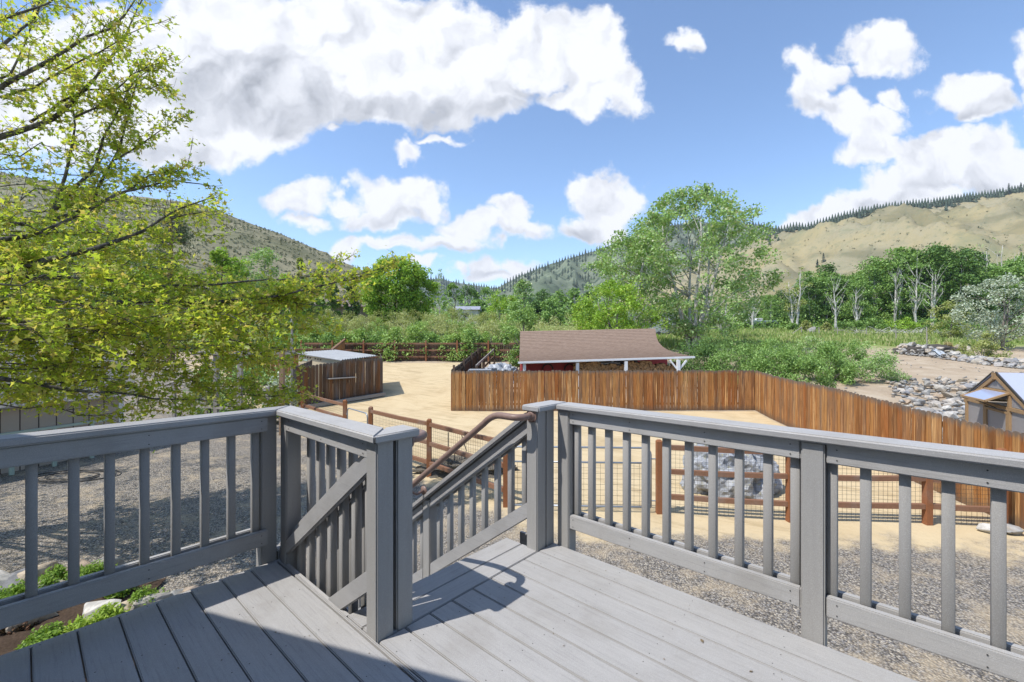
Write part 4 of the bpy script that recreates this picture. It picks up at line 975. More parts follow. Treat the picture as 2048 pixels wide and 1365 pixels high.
def wiggle(p, q, n, amp, rs):
    p, q = Vector(p), Vector(q); L_ = (q - p).length; pts = []
    off = Vector((0, 0, 0))
    for i in range(n + 1):
        t = i / n; off = off + Vector(rs.normal(size=3)) * amp * L_ / n
        pts.append(p.lerp(q, t) + off * min(1, t * 2))
    return pts
def crown_pts(rs, clumps, per, cr, flat=.75):
    """leaf centres round every clump centre"""
    out = []
    for c in clumps:
        r = cr * rs.uniform(.6, 1.25); k = max(3, int(per * rs.uniform(.6, 1.3)))
        d = rs.normal(size=(k, 3)); d /= np.linalg.norm(d, axis=1)[:, None]; d *= (rs.uniform(0, 1, (k, 1)) ** .45) * r; d[:, 2] *= flat
        out.append(np.array(c) + d)
    return np.concatenate(out)
def make_tree(name, loc, H, Wd, leaf, bark, rs, label, cat='tree', group=None, trunks=1, crown_lo=.25, n_cl=60, per=60, cl_r=None, lsize=.18, shape='round', trunk_r=None, spread=.12, hollow=.35, gaps=0., elong=1.5, limb_vis=1.0, limbs=14):
    x, y = loc; z0 = T(x, y); r = empty(name, (x, y, z0), label, cat, group)
    cl = []; zc0 = H * crown_lo
    lobes = [(rs.uniform(0, 6.28), rs.uniform(.2, .95), rs.uniform(.75, 1.25)) for _ in range(7)]
    while len(cl) < n_cl:
        u = rs.uniform(0, 1); th = rs.uniform(0, 2 * math.pi)
        if shape == 'round': w = math.sqrt(max(0, 1 - (2 * u - 1) ** 2)) * (.86 + .14 * math.sin(3 * th + 1))
        elif shape == 'cone': w = (1 - u) ** .8 * min(1, u * 8 + .35)
        elif shape == 'vase': w = (.35 + .75 * u) * math.sqrt(max(0, 1 - max(0, u - .55) ** 2 / .2))
        elif shape == 'column': w = math.sin(math.pi * min(1, u * .9 + .12)) ** .5
        else: w = math.sqrt(max(0, 1 - u * u))        # dome
        for (la, lu, ls) in lobes:
            dd = abs((th - la + math.pi) % (2 * math.pi) - math.pi)
            if dd < .7 and abs(u - lu) < .22: w *= 1 + (ls - 1) * (1 - dd / .7)
        rad = (hollow + (1 - hollow) * rs.uniform(0, 1) ** .5)
        cl.append((x + math.cos(th) * w * rad * Wd / 2, y + math.sin(th) * w * rad * Wd / 2, z0 + zc0 + (H - zc0) * (u * .97 + rs.uniform(-.02, .04))))
    cl_r = cl_r or Wd * .11
    mb = MB(); tr = trunk_r or H * .02
    tops = []
    for k in range(trunks):
        a = rs.uniform(0, 6.28); b0 = Vector((x + math.cos(a) * tr * (1.2 if trunks > 1 else 0), y + math.sin(a) * tr * (1.2 if trunks > 1 else 0), z0 - .1))
        top = Vector((x + math.cos(a) * spread * Wd * (1 if trunks > 1 else .3), y + math.sin(a) * spread * Wd * (1 if trunks > 1 else .3), z0 + H * rs.uniform(.72, .9)))
        pts = wiggle(b0, top, 7, .09, rs); mb.tube(pts, [tr * (1.15 - .95 * i / 7) for i in range(8)], 7); tops.append(pts)
    idx = rs.permutation(len(cl))[:limbs]
    for i in idx:
        c = Vector(cl[i]); pts = tops[rs.randint(len(tops))]
        zs = [p.z for p in pts]; want = c.z - rs.uniform(.12, .3) * H; j = int(np.clip(np.argmin([abs(z - want) for z in zs]), 1, 6)); s = pts[j]
        q = wiggle(s, c, 4, .12, rs); rr = tr * (.5 - .05 * j) * limb_vis + .008; mb.tube(q, [rr, rr * .8, rr * .6, rr * .42, rr * .22], 5)
    mb.build('trunk', bark, r, smooth=True)
    pts = crown_pts(rs, cl, per, cl_r)
    np_mesh('crown', leaf_quads(pts, lsize, rs, elong), 4, leaf, r)
    return r
def copy_thing(root, loc, rotz, scale, label):
    r = root.copy(); C.objects.link(r); r.location = loc; r.rotation_euler = (0, 0, rotz); r.scale = (scale, scale, scale * random.uniform(.92, 1.1))
    if label: r['label'] = label
    for ch in list(root.children):
        c = ch.copy(); C.objects.link(c); c.parent = r
    return r
def shrub(px, D, ytop, wpx, leaf, label, cat='shrub', group=None, name='shrub', per=70, n_cl=40, lsize=.12, seed=1, sunk=.0, dome='dome', elong=1.6, depth=None, yoff=0, bark=None, cl_r=None):
    rs = np.random.RandomState(seed); g = G(px, D); Wd = wpx / F * D; H = max(.3, ztop(ytop, D) - g.z)
    r = empty(name, g, label, cat, group); dp = depth or Wd
    cl = []
    for _ in range(n_cl):
        d = rs.normal(size=3); d /= np.linalg.norm(d); d[2] = abs(d[2]); k = rs.uniform(.45, 1) ** .5
        lump = 1 + .22 * mnoise.noise(Vector((d[0] * 2.2 + seed, d[1] * 2.2, d[2] * 2.2)))
        cl.append((g.x + d[0] * Wd * .46 * k * lump, g.y + d[1] * dp * .46 * k * lump, g.z + H * (.05 + .88 * d[2] * k * lump)))
    mb = MB()
    for i in range(9):
        c = Vector(cl[i]); mb.tube(wiggle(g + Vector((rs.uniform(-.1, .1) * Wd, rs.uniform(-.1, .1) * dp, -.05)), c, 3, .1, rs), [.03, .024, .017, .008], 5)
    mb.build('stem', bark or B_grey, r)
    pts = crown_pts(rs, cl, per, cl_r or max(H, Wd * .5) * .2, .8); pts[:, 2] = np.maximum(pts[:, 2], g.z + .02)
    np_mesh('foliage', leaf_quads(pts, lsize, rs, elong), 4, leaf, r)
    return r
def tr_(px, D, ytop): g = G(px, D); return (g.x, g.y), ztop(ytop, D) - g.z
def tree_at(px, D, ytop, wpx, leaf, bark, seed, label, **k):
    loc, H = tr_(px, D, ytop); return make_tree(k.pop('name', 'tree'), loc, H, wpx / F * D, leaf, bark, np.random.RandomState(seed), label, **k)

# the big cottonwood behind the woodshed
tree_at(1385, 44, 384, 370, ML['cotton'], B_white, 5, 'tall spreading cottonwood with several pale trunks behind the woodshed', name='cottonwood_tree', trunks=5, crown_lo=.1, n_cl=300, per=95, cl_r=1.0, lsize=.27, trunk_r=.2, spread=.17, hollow=.1, limbs=60, limb_vis=.8)
tree_at(1258, 46, 470, 210, ML['cotton'], B_white, 6, 'smaller grey-green cottonwood leaning left of the tall cottonwood', name='cottonwood_tree', trunks=2, crown_lo=.15, n_cl=110, per=90, cl_r=1.0, lsize=.26, spread=.2, limbs=20, hollow=.1)
tree_at(1228, 34, 562, 190, ML['bright'], B_grey, 7, 'dense bright green tree directly behind the left half of the woodshed roof', trunks=3, crown_lo=.1, n_cl=120, per=120, cl_r=.62, lsize=.18, spread=.2, limbs=18, hollow=.15)
tree_at(1450, 58, 560, 120, ML['cotton'], B_white, 31, 'thin grey-green tree right of the tall cottonwood, in front of the boat', name='cottonwood_tree', trunks=3, crown_lo=.1, n_cl=45, per=60, cl_r=.8, lsize=.26, spread=.25, limbs=24, hollow=.1)
# middle and left
tree_at(792, 62, 520, 165, ML['bright'], B_dark, 8, 'big round bright green maple standing behind the yellow-green shrubs', name='maple_tree', crown_lo=.02, n_cl=260, per=120, cl_r=1.05, lsize=.34, limbs=24, hollow=.3)
tree_at(1040, 30, 604, 100, ML['mid'], B_grey, 9, 'fresh green young tree at the left end of the woodshed', trunks=2, crown_lo=.1, n_cl=70, per=85, cl_r=.42, lsize=.14, limbs=18, shape='round')
tree_at(1000, 62, 583, 75, ML['bright'], B_grey, 10, 'small bright green tree further back, left of the woodshed tree', n_cl=40, per=70, lsize=.25, crown_lo=.1)
tree_at(905, 78, 566, 52, ML['mid'], B_grey, 11, 'narrow mid-green tree right of the big round maple', n_cl=40, per=70, lsize=.3, crown_lo=.02, shape='column')
tree_at(880, 72, 538, 44, ML['cotton'], B_white, 12, 'half bare pale birch with drooping twigs right of the big round maple', name='birch_tree', n_cl=26, per=22, lsize=.2, crown_lo=.15, shape='cone', limbs=26, trunk_r=.16, limb_vis=.7)
lt = [(438, 40, 498, 62, 'bright', 'round'), (472, 48, 516, 72, 'bright', 'round'), (528, 56, 500, 105, 'cotton', 'round'), (600, 60, 520, 40, 'yellow', 'cone'), (570, 50, 548, 80, 'bright', 'round'), (640, 62, 532, 34, 'bright', 'cone'), (665, 64, 548, 44, 'mid', 'cone'), (705, 66, 565, 40, 'dark', 'round'), (618, 58, 566, 70, 'mid', 'round')]
ln_ = ['vivid light green tree just right of the dark pine', 'rounded light green tree below the vivid one at the hill foot', 'soft grey-green willow against the sage hill', 'pointed yellow-green tree left of the two slim spires', 'broad bright tree above the parasol of yellow branches', 'slim bright green spire against the hill foot', 'dark-green pointed tree right of the slim spire', 'small dark green tree touching the left of the round maple', 'low mid-green tree above the farmhouse roof']
ln_[4] = 'broad bright green tree in front of the grey-green willow'
for i, ((px, D, yt, w, lf, sh), lb_) in enumerate(zip(lt, ln_)):
    tree_at(px, D, yt, w, ML[lf], B_grey, 40 + i, lb_, n_cl=75, per=95, lsize=.26, crown_lo=.02, shape=sh, cl_r=w / F * D * .15, hollow=.1)
# far trees in the valley
far = [(935, 130, 572, 60, 'dark'), (975, 140, 575, 60, 'mid'), (1048, 120, 562, 62, 'cotton'), (1085, 135, 580, 56, 'dark'), (1118, 120, 582, 52, 'mid'), (1150, 118, 578, 56, 'mid'), (1010, 150, 590, 50, 'dark'), (1180, 125, 585, 50, 'dark'), (955, 110, 600, 46, 'mid'), (1100, 105, 600, 46, 'mid'), (1072, 108, 604, 40, 'dark')]
fl_ = ['dark rounded tree far off, first right of the birch', 'mid-green tree far off behind the small bluish roof', 'tallest pale willow far off in the valley centre', 'dark tree just right of the tall far willow', 'mid-green far tree over the yellow shrub mound', 'far tree with pale trunks beside the grey-green cottonwood', 'low dark far tree left of the tall far willow', 'dark far tree half behind the leaning cottonwood', 'small green tree beside the bluish roof', 'small mid-green tree at the foot of the far dark tree', 'smallest dark tree below the tall far willow']
for i, ((px, D, yt, w, lf), lb_) in enumerate(zip(far, fl_)):
    tree_at(px, D, yt, w, ML[lf], B_white if i in (4, 5) else B_grey, 60 + i, lb_, n_cl=70, per=60, lsize=.5, crown_lo=.02, cl_r=w / F * D * .15, hollow=.1, group='far trees in the valley')
# pine behind the foreground tree and dead pale trees left
def pine(px, D, ytop, wpx, seed, label):
    rs = np.random.RandomState(seed); g = G(px, D); H = ztop(ytop, D) - g.z; Wd = wpx / F * D; r = empty('pine_tree', g, label, 'tree')
    mb = MB(); mb.tube(wiggle(g, g + Vector((0, 0, H)), 6, .02, rs), [.28, .25, .22, .18, .13, .08, .03], 8); cl = []
    for k in range(34):
        u = rs.uniform(.3, 1); th = rs.uniform(0, 6.28); w = Wd / 2 * (1.15 - u) ** .6 * rs.uniform(.5, 1); s = g + Vector((0, 0, H * u * .93)); e = s + Vector((math.cos(th) * w, math.sin(th) * w, w * rs.uniform(0, .4)))
        mb.tube(wiggle(s, e, 3, .05, rs), [.06, .045, .03, .012], 5)
        for t in (.5, .75, 1): c = s.lerp(e, t); cl.append(tuple(c))
    mb.build('trunk', B_pine, r)
    pts = crown_pts(rs, cl, 95, Wd * .10, .7); ax = pts - np.repeat(0, 1); 
    np_mesh('crown', leaf_quads(pts, .30, rs, 7, .6), 4, ML['pine'], r)
pine(342, 36, 396, 150, 3, 'dark green pine with a reddish trunk behind the yellow-green branches')
for i, (px, D, yt, lb_) in enumerate(((22, 60, 362, 'bare pale tree at the left edge, nearer the frame'), (48, 58, 378, 'bare pale tree at the left edge, second from the frame'))):
    tree_at(px, D, yt, 55, ML['cotton'], B_white, 80 + i, lb_, name='bare_tree', n_cl=22, per=5, lsize=.2, limbs=22, crown_lo=.25, trunk_r=.16)
for i, (px, D, yt, w, lf) in enumerate(((120, 52, 455, 170, 'mid'), (240, 55, 470, 160, 'mid'), (20, 50, 470, 150, 'dark'), (330, 44, 525, 140, 'bright'), (-90, 50, 450, 160, 'mid'))):
    tree_at(px, D, yt, w, ML[lf], B_grey, 90 + i, ['broad green tree behind the leafy branches, second from the left edge', 'green tree behind the leafy branches, left of the pine', 'dark green tree low at the left edge behind the branches', 'light green tree at the foot of the pine', 'green tree cut by the left edge'][i], n_cl=110, per=85, lsize=.28, crown_lo=.02, cl_r=1.3, hollow=.1)

# wood on the right: a few kinds built, then copied
wood = []
kinds = [('mid', B_white, 'round', 66), ('dark', B_white, 'round', 60), ('mid', B_white, 'column', 48), ('dark', B_white, 'round', 56)]
protos = []
for k, (lf, bk, sh, w) in enumerate(kinds):
    rs = np.random.RandomState(120 + k); protos.append(make_tree('aspen_tree', (40 + k * 6, 84), 12.5, 7.0, ML[lf], bk, rs, 'aspen', 'tree', 'trees of the wood behind the meadow', trunks=2, crown_lo=.08, n_cl=85, per=80, cl_r=1.0, lsize=.36, shape=sh, trunk_r=.16, spread=.12, limbs=14, hollow=.3))
tops = [(1480, 600), (1520, 590), (1556, 572), (1590, 568), (1640, 524), (1680, 540), (1700, 550), (1740, 534), (1780, 502), (1832, 482), (1880, 490), (1930, 492), (1985, 500), (2030, 495), (2080, 500)]
spots = []
rsw = np.random.RandomState(77)
for k, px in enumerate(np.linspace(1470, 2130, 19)):
    spots.append((px + rsw.uniform(-12, 12), 84 + rsw.uniform(-3, 4), np.interp(px, [t[0] for t in tops], [t[1] for t in tops]) + rsw.uniform(8, 34), 0))
for k, px in enumerate(np.linspace(1490, 2140, 18)):
    spots.append((px + rsw.uniform(-12, 12), 98 + rsw.uniform(-4, 5), np.interp(px, [t[0] for t in tops], [t[1] for t in tops]) + rsw.uniform(-2, 18), 1))
for k, px in enumerate(np.linspace(1475, 1760, 9)): spots.append((px + rsw.uniform(-8, 8), 91 + rsw.uniform(-2, 2), np.interp(px, [t[0] for t in tops], [t[1] for t in tops]) + rsw.uniform(0, 14), 1))
spots.sort(key=lambda s: s[0]); ordn = ['first', 'second', 'third', 'fourth', 'fifth', 'sixth', 'seventh', 'eighth', 'ninth', 'tenth', 'eleventh', 'twelfth', 'thirteenth', 'fourteenth', 'fifteenth', 'sixteenth', 'seventeenth', 'eighteenth', 'nineteenth', 'twentieth'] + ['twenty-' + w_ for w_ in ('first', 'second', 'third', 'fourth', 'fifth', 'sixth', 'seventh', 'eighth', 'ninth')] + ['thirtieth']
cn = [0, 0]
for i, (px, D, yt, row) in enumerate(spots):
    g = G(px, D); H = ztop(yt, D) - g.z; p = protos[(i * 3 + row) % 4 if i > 3 else i % 4]; lab = f"{ordn[cn[row]]} leafy tree from the left in the {'rear' if row else 'front'} row of the wood behind the meadow"; cn[row] += 1
    if i < 4:
        p = protos[i]; p['label'] = lab; p.location = g; s = H / 12.5; p.scale = (s * 1.05, s * 1.05, s)
    else: copy_thing(p, g, rsw.uniform(0, 6.28), H / 12.5, lab)
bare = [(1505, 80, 560, 60), (1590, 79, 535, 80), (1672, 76, 548, 60), (1790, 80, 530, 40), (1832, 78, 500, 60), (1862, 76, 512, 90), (1880, 82, 540, 50), (1985, 86, 478, 80), (2025, 90, 490, 60), (1715, 80, 560, 40)]
bl_ = ['pale bare-limbed tree left of the boat', 'broad pale tree with yellow-green haze of new leaves behind the boat', 'forked white tree in the middle of the wood edge', 'slim white trunk tree left of the pair of tall white aspens', 'tall white aspen with leafy top, left one of the pair', 'wide branching white aspen, right one of the pair', 'pale slim tree behind the wide branching aspen', 'tall bare white tree rising above the wood at the right', 'bare greyish tree right of the tallest bare one', 'small white-trunked tree between the forked tree and the slim trunks']
for i, ((px, D, yt, w), lb_) in enumerate(zip(bare, bl_)):
    tree_at(px, D, yt, w, ML['yellow' if i in (1,) else 'mid'], B_white, 150 + i, lb_, name='aspen_tree', n_cl=26, per=(26 if i in (1, 4) else 7), lsize=.3, limbs=26, crown_lo=.3, trunk_r=.2, trunks=2 if i in (1, 5, 7) else 1, limb_vis=.8, shape='vase', spread=.12)
# silver-leaved tree, yellow-green tree and bush at right
tree_at(2000, 44, 556, 150, ML['silver'], B_grey, 170, 'silvery white-leaved tree at the right edge above the rocks', name='silver_leaf_tree', n_cl=95, per=95, lsize=.2, crown_lo=.12, cl_r=.75, trunks=2)
tree_at(1902, 56, 606, 80, ML['yellow'], B_grey, 171, 'yellow-green small tree left of the silvery tree', n_cl=55, per=70, lsize=.22, crown_lo=.05, cl_r=.6)
shrub(1962, 37, 668, 78, ML['yellow'], 'round olive-green bush growing out of the rock edging', lsize=.14, seed=5, per=80, n_cl=50)
# junipers and brush behind the slanting fence
jun = [(1395, 27, 672, 110, 'dark'), (1460, 26, 680, 120, 'mid'), (1540, 25, 690, 120, 'mid'), (1600, 24.5, 700, 110, 'mid'), (1655, 27, 690, 110, 'mid'), (1725, 28, 684, 130, 'cotton'), (1440, 32, 655, 150, 'dark'), (1540, 33, 668, 140, 'mid'), (1620, 36, 672, 120, 'cotton'), (1680, 34, 676, 110, 'mid')]
jl = ['dark juniper at the right end of the woodshed', 'green juniper second right of the woodshed', 'dense green juniper above the corner of the cedar fence', 'low green juniper just right of the fence corner', 'green juniper behind the low one beyond the fence', 'wide feathery grey-green juniper at the edge of the dirt drive', 'dark brush at the foot of the tall cottonwood', 'mid-green brush behind the junipers, left of centre', 'pale brush rising behind the junipers towards the meadow', 'soft green brush behind the feathery juniper']
for i, ((px, D, yt, w, lf), lb_) in enumerate(zip(jun, jl)):
    shrub(px, D, yt, w, ML[lf], lb_, seed=200 + i, per=110, n_cl=62, lsize=.15, elong=2.6, name='juniper_bush' if i < 6 else 'shrub')
# hedge leaning over the arena back fence
for i, px in enumerate(np.linspace(566, 985, 14)):
    rs_ = np.random.RandomState(300 + i)
    shrub(px + rs_.uniform(-8, 8), 36.9 + rs_.uniform(-.3, .5), 655 + rs_.uniform(-8, 8), 52 + rs_.uniform(-4, 12), ML['hedge' if i % 3 else 'mid'], f'leafy green hedge bush over the back fence, {ordn[i]} from the left', group='hedge bushes along the back fence', name='hedge_bush', seed=300 + i, per=85, n_cl=46, lsize=.17, depth=2.6)
# vines over the fence behind the arbor
for i, (px, D, yt, w) in enumerate(((470, 26, 690, 110), (540, 26, 686, 110), (610, 30, 688, 40), (505, 18, 722, 130), (565, 17, 745, 60), (420, 19, 730, 90))):
    shrub(px, D, yt, w, ML['mid' if i != 4 else 'silver'], ['leafy vine on the reddish fence, behind the arbor beams', 'leafy vine on the reddish fence next to the thin pole', 'small vine clump at the fence corner', 'tall garden plant inside the arbor', 'pale small-leaved garden plant beside the brown arbor post', 'garden bush behind the wire fence'][i], name='garden_plant', seed=330 + i, per=70, n_cl=34, lsize=.13, depth=.8)
# yellow-green shrub bank behind the hedge
bank = []
for i, px in enumerate(np.linspace(545, 1010, 17)): bank.append((px, 47 + (i % 3) * 1.5, 634 + (i * 37 % 11) - 4, 62, ['bank', 'hedge', 'bank'][i % 3]))
for i, px in enumerate(np.linspace(590, 1010, 13)): bank.append((px, 55 + (i % 2) * 2, 614 + (i * 29 % 9), 66, ['bank', 'yellow'][i % 2]))
for px, D, yt, w in ((1085, 46, 630, 80), (1130, 48, 624, 90), (1165, 40, 640, 70), (1110, 40, 655, 90), (1170, 34, 665, 60)): bank.append((px, D, yt, w, 'bank' if px != 1170 else 'bright'))
for i, (px, D, yt, w, lf) in enumerate(bank):
    rowd = 'front row' if i < 17 else ('back row' if i < 30 else 'mound behind the woodshed')
    shrub(px, D, yt, w, ML[lf], f'pale yellow-green shrub, {ordn[i if i < 17 else (i - 17 if i < 30 else i - 30)]} from the left in the {rowd}', group='yellow-green shrubs on the bank', name='shrub', seed=400 + i, per=75, n_cl=34, lsize=.2, elong=3.5)

# brush in front of the wood and meadow details
for i, (px, D, yt, w, lf) in enumerate(((1700, 76, 640, 60, 'mid'), (1745, 76, 636, 70, 'mid'), (1800, 75, 634, 80, 'bright'), (1860, 74, 636, 80, 'mid'), (1612, 72, 641, 22, 'yellow'), (1652, 72, 645, 18, 'yellow'), (1585, 74, 645, 20, 'mid'), (1920, 72, 640, 80, 'mid'))):
    shrub(px, D, yt, w, ML[lf], ['brush at the wood edge right of the forked white tree', 'green brush at the wood edge left of the slim trunks', 'bright brush under the slim white trunks', 'green brush under the pair of tall aspens', 'small yellow bush in the meadow beside the pale stone', 'tiny yellow bush right of the pale meadow stone', 'small green bush right of the boat', 'brush at the wood edge behind the yellow-green tree'][i], seed=500 + i, per=60, n_cl=30, lsize=.28)

# ------------------------------------------------------------------ the leafy tree reaching in from the left
def fore_tree():
    rs = np.random.RandomState(21); base = Vector((-9.6, 6.6, 0))
    r = empty('shade_tree', base, 'yellow-green leafy tree reaching in from the left edge over the shed', 'tree')
    mb = MB(); tw = MB(); trunk = [base + Vector((.03 * i * math.sin(i), .05 * math.cos(i * 1.7), .9 * i - .1)) for i in range(12)]
    mb.tube(trunk, [.24 - .017 * i for i in range(12)], 12)
    leaves = []
    LD = {'t': 0}
    def leafset(pts, n, sp):
        pts = [Vector(p) for p in pts]
        for _ in range(n):
            i = rs.randint(len(pts) - 1); c = pts[i].lerp(pts[i + 1], rs.uniform())
            leaves.append(tuple(c + Vector(rs.normal(size=3)) * sp - Vector((0, 0, .02))))
    def twig(s, d, L_, nl, r0=.008):
        d = d.normalized(); e = s + d * L_ + Vector((0, 0, -.05 * L_)); pts = wiggle(s, e, 4, .12, rs); tw.tube(pts, [r0, r0 * .8, r0 * .6, r0 * .45, r0 * .3], 4, False)
        leafset(pts[1:], nl, .055)
        for _ in range(2):
            i = rs.randint(1, 4); dd = (d + Vector(rs.normal(size=3)) * .6).normalized(); q = wiggle(pts[i], pts[i] + dd * L_ * .5, 2, .1, rs); tw.tube(q, [r0 * .5, r0 * .4, r0 * .25], 3, False); leafset(q, nl // 2, .05)
    def branch(px_pts, D0, D1, r0, dens, tl=.42, nl=11, up=.25, root=True):
        n = len(px_pts); pts = [Wp(x, y, D0 + (D1 - D0) * i / (n - 1)) for i, (x, y) in enumerate(px_pts)]
        if root:
            zj = min(9.2, max(1.2, pts[0].z - .5 * (pts[0] - base).xy.length * .35)); j = int(np.clip(zj / .9, 1, 10)); pts = [trunk[j]] + pts
        P_ = []
        for i in range(len(pts) - 1):
            seg = wiggle(pts[i], pts[i + 1], 3, .03, rs); P_ += seg[:-1]
        P_.append(pts[-1]); m = len(P_)
        mb.tube(P_, [r0 * (1 - .82 * i / (m - 1)) for i in range(m)], 7)
        tot = 0
        for i in range(m - 1):
            a, b_ = P_[i], P_[i + 1]; L_ = (b_ - a).length; d = (b_ - a).normalized()
            if a.x / max(a.y, .1) < -1.35 and root: continue
            k = rs.poisson(L_ * dens)
            for _ in range(k):
                s = a.lerp(b_, rs.uniform()); side = Vector(rs.normal(size=3)); dd = d * .7 + side * .55 + Vector((0, 0, up)); twig(s, dd, tl * rs.uniform(.6, 1.4), int(nl * rs.uniform(.6, 1.4)), .006)
        twig(P_[-1], d, tl, nl)
    # upper, open branches
    branch([(-60, 300), (0, 275), (53, 258), (103, 240), (132, 217), (161, 187), (187, 161), (208, 129), (249, 76), (290, -10)], 6.6, 7.4, .05, 8, .42, 12)
    branch([(-60, 200), (0, 176), (53, 146), (97, 123), (138, 97), (176, 73), (217, 60), (249, 32), (275, -12)], 6.2, 6.8, .04, 8.5)
    branch([(-50, 120), (0, 95), (40, 60), (70, 35), (90, -20)], 7, 7.6, .04, 7)
    branch([(-50, 60), (30, 30), (90, 10), (140, -20)], 6, 6.5, .03, 8)
    branch([(-60, 190), (20, 150), (60, 60), (75, -10)], 7.5, 8, .03, 6)
    branch([(60, 245), (120, 205), (175, 180), (235, 178), (262, 150), (310, 130)], 6.9, 7.4, .022, 7, root=False)
    branch([(0, 195), (60, 180), (130, 140), (190, 110), (250, 70), (300, 50)], 6.5, 7, .02, 7, root=False)
    branch([(100, 440), (130, 355), (143, 295), (150, 250), (143, 205), (155, 130)], 7.2, 7.8, .028, 9, root=False)
    branch([(110, 420), (161, 365), (192, 330), (205, 280), (235, 225), (262, 170), (285, 150)], 7.0, 7.5, .03, 10, root=False)
    branch([(185, 405), (215, 340), (240, 295), (262, 205), (275, 150), (318, 170)], 7.3, 7.6, .024, 10, root=False)
    branch([(230, 320), (280, 290), (320, 262), (362, 238)], 7.3, 7.5, .016, 9, .25, root=False)
    branch([(150, 235), (220, 200), (268, 175), (300, 178)], 7.1, 7.3, .018, 8, .3, root=False)
    # middle
    for (y0, x1, y1, D0, D1) in ((340, 250, 345, 7.6, 8.4), (380, 330, 400, 7.8, 8.6), (410, 390, 425, 7.2, 8.2), (435, 420, 455, 7.6, 8.6), (460, 400, 480, 7.0, 8.0), (490, 350, 500, 7.8, 8.6), (515, 420, 530, 7.4, 8.4), (300, 200, 330, 6.8, 7.6), (395, 180, 380, 6.2, 6.8), (545, 430, 560, 7.8, 8.6), (450, 230, 470, 6.0, 6.6)):
        branch([(-60, y0)] + [(x1 * t, y0 + (y1 - y0) * t ** 1.5 + rs.uniform(-24, 18)) for t in (.2, .4, .6, .8, 1)], D0, D1, .012, 6, .40, 11, .15)
    branch([(-60, 430), (0, 448), (50, 448), (110, 440), (180, 415), (237, 387), (286, 375), (349, 362), (398, 368)], 6.8, 7.4, .045, 10, .33, 13)
    branch([(250, 385), (300, 350), (350, 345), (375, 330), (382, 300)], 7.2, 7.4, .014, 9, .2, 9, root=False)
    branch([(-60, 500), (0, 480), (50, 474), (87, 462), (137, 440), (185, 418), (230, 392)], 6.2, 6.9, .05, 6, .32)
    branch([(-60, 560), (70, 527), (137, 509), (187, 498), (224, 485), (261, 472), (296, 457), (324, 437), (361, 417), (410, 400)], 6.0, 6.8, .05, 9, .32, 13)
    branch([(324, 445), (370, 430), (405, 425), (430, 440)], 6.7, 6.9, .015, 9, .25, root=False)
    branch([(-60, 545), (0, 552), (110, 556), (179, 560), (249, 566), (299, 573), (386, 572), (470, 565), (560, 560), (640, 552)], 5.8, 7.6, .045, 7, .35, 12)
    branch([(-60, 600), (100, 604), (264, 604), (324, 602), (424, 605), (500, 600), (580, 588), (650, 570), (700, 560), (745, 548)], 6.2, 8.0, .045, 9, .32, 14)
    branch([(500, 600), (580, 605), (640, 612), (690, 600)], 7.4, 7.9, .016, 12, .3, 12, root=False)
    branch([(600, 580), (650, 550), (675, 530), (690, 520)], 7.8, 7.9, .012, 12, .22, 10, root=False)
    branch([(680, 560), (730, 545), (770, 535), (800, 520)], 7.9, 8.1, .010, 10, .2, 9, root=False)
    # low boughs hanging before the shed
    branch([(-60, 630), (0, 638), (154, 650), (205, 655), (290, 644), (376, 643), (444, 675), (496, 689), (560, 700)], 5.6, 7.2, .04, 9, .36, 14, .1)
    branch([(-60, 745), (0, 757), (85, 771), (171, 783), (256, 788), (308, 798), (400, 800)], 5.4, 6.6, .04, 8, .3, 12, .0)
    branch([(-60, 770), (60, 770), (150, 765), (205, 758)], 5.8, 6.2, .025, 8, .3, 12, 0)
    for (y0, x1, y1, D0, D1) in ((610, 700, 590, 7.6, 8.4), (575, 460, 610, 6.2, 7.2), (655, 500, 650, 7.6, 8.6), (680, 520, 700, 6.4, 7.0), (745, 545, 790, 7.6, 8.2), (640, 560, 615, 6.6, 7.6), (620, 330, 630, 5.4, 6.0), (520, 300, 540, 6.0, 6.6), (470, 300, 470, 7.4, 8.2), (505, 330, 520, 7.2, 8.2), (535, 390, 560, 6.6, 7.8), (585, 560, 588, 6.9, 8.0), (600, 520, 640, 5.6, 6.8), (625, 640, 645, 7.2, 8.3), (650, 600, 672, 6.8, 8.0), (665, 420, 690, 5.6, 6.4), (690, 560, 735, 6.6, 7.6), (700, 590, 768, 7.4, 8.2), (720, 560, 800, 6.9, 7.8), (735, 480, 820, 6.4, 7.2), (765, 420, 770, 7.2, 7.8), (640, 200, 700, 5.0, 5.4), (560, 220, 560, 5.2, 5.8), (800, 260, 850, 6.2, 6.6)):
        pts = [(-60, y0)] + [(x1 * t, y0 + (y1 - y0) * t ** 1.5 + rs.uniform(-20, 16)) for t in (.2, .4, .6, .8, 1)]
        branch(pts, D0, D1, .012, 8.5, .42, 17, .08)
    mb.build('trunk', B_dark2, r, smooth=True); tw.build('twig', B_dark2, r)
    # rest of the crown beyond the left edge, which shades the gravel
    cl = []
    while len(cl) < 150:
        d = rs.normal(size=3); d /= np.linalg.norm(d); k = rs.uniform(.3, 1) ** .5; c = np.array([-11.8, 7.6, 6.2]) + d * k * np.array([3.6, 4.2, 3.6])
        if c[0] / max(c[1], .1) < -1.26: cl.append(c)
    extra = crown_pts(rs, cl, 70, .55)
    extra = extra[extra[:, 0] / np.maximum(extra[:, 1], .1) < -1.2]
    allp = np.concatenate([np.array(leaves), extra])
    q = lobed_leaves(allp, .086, rs, .6)
    np_mesh('crown', q, 8, ML['fore'], r)
    print('fore leaves', len(leaves), len(extra))
B_dark2 = mat_bark('shade_tree_bark', (.045, .04, .034), (.15, .135, .115), 18)
fore_tree()

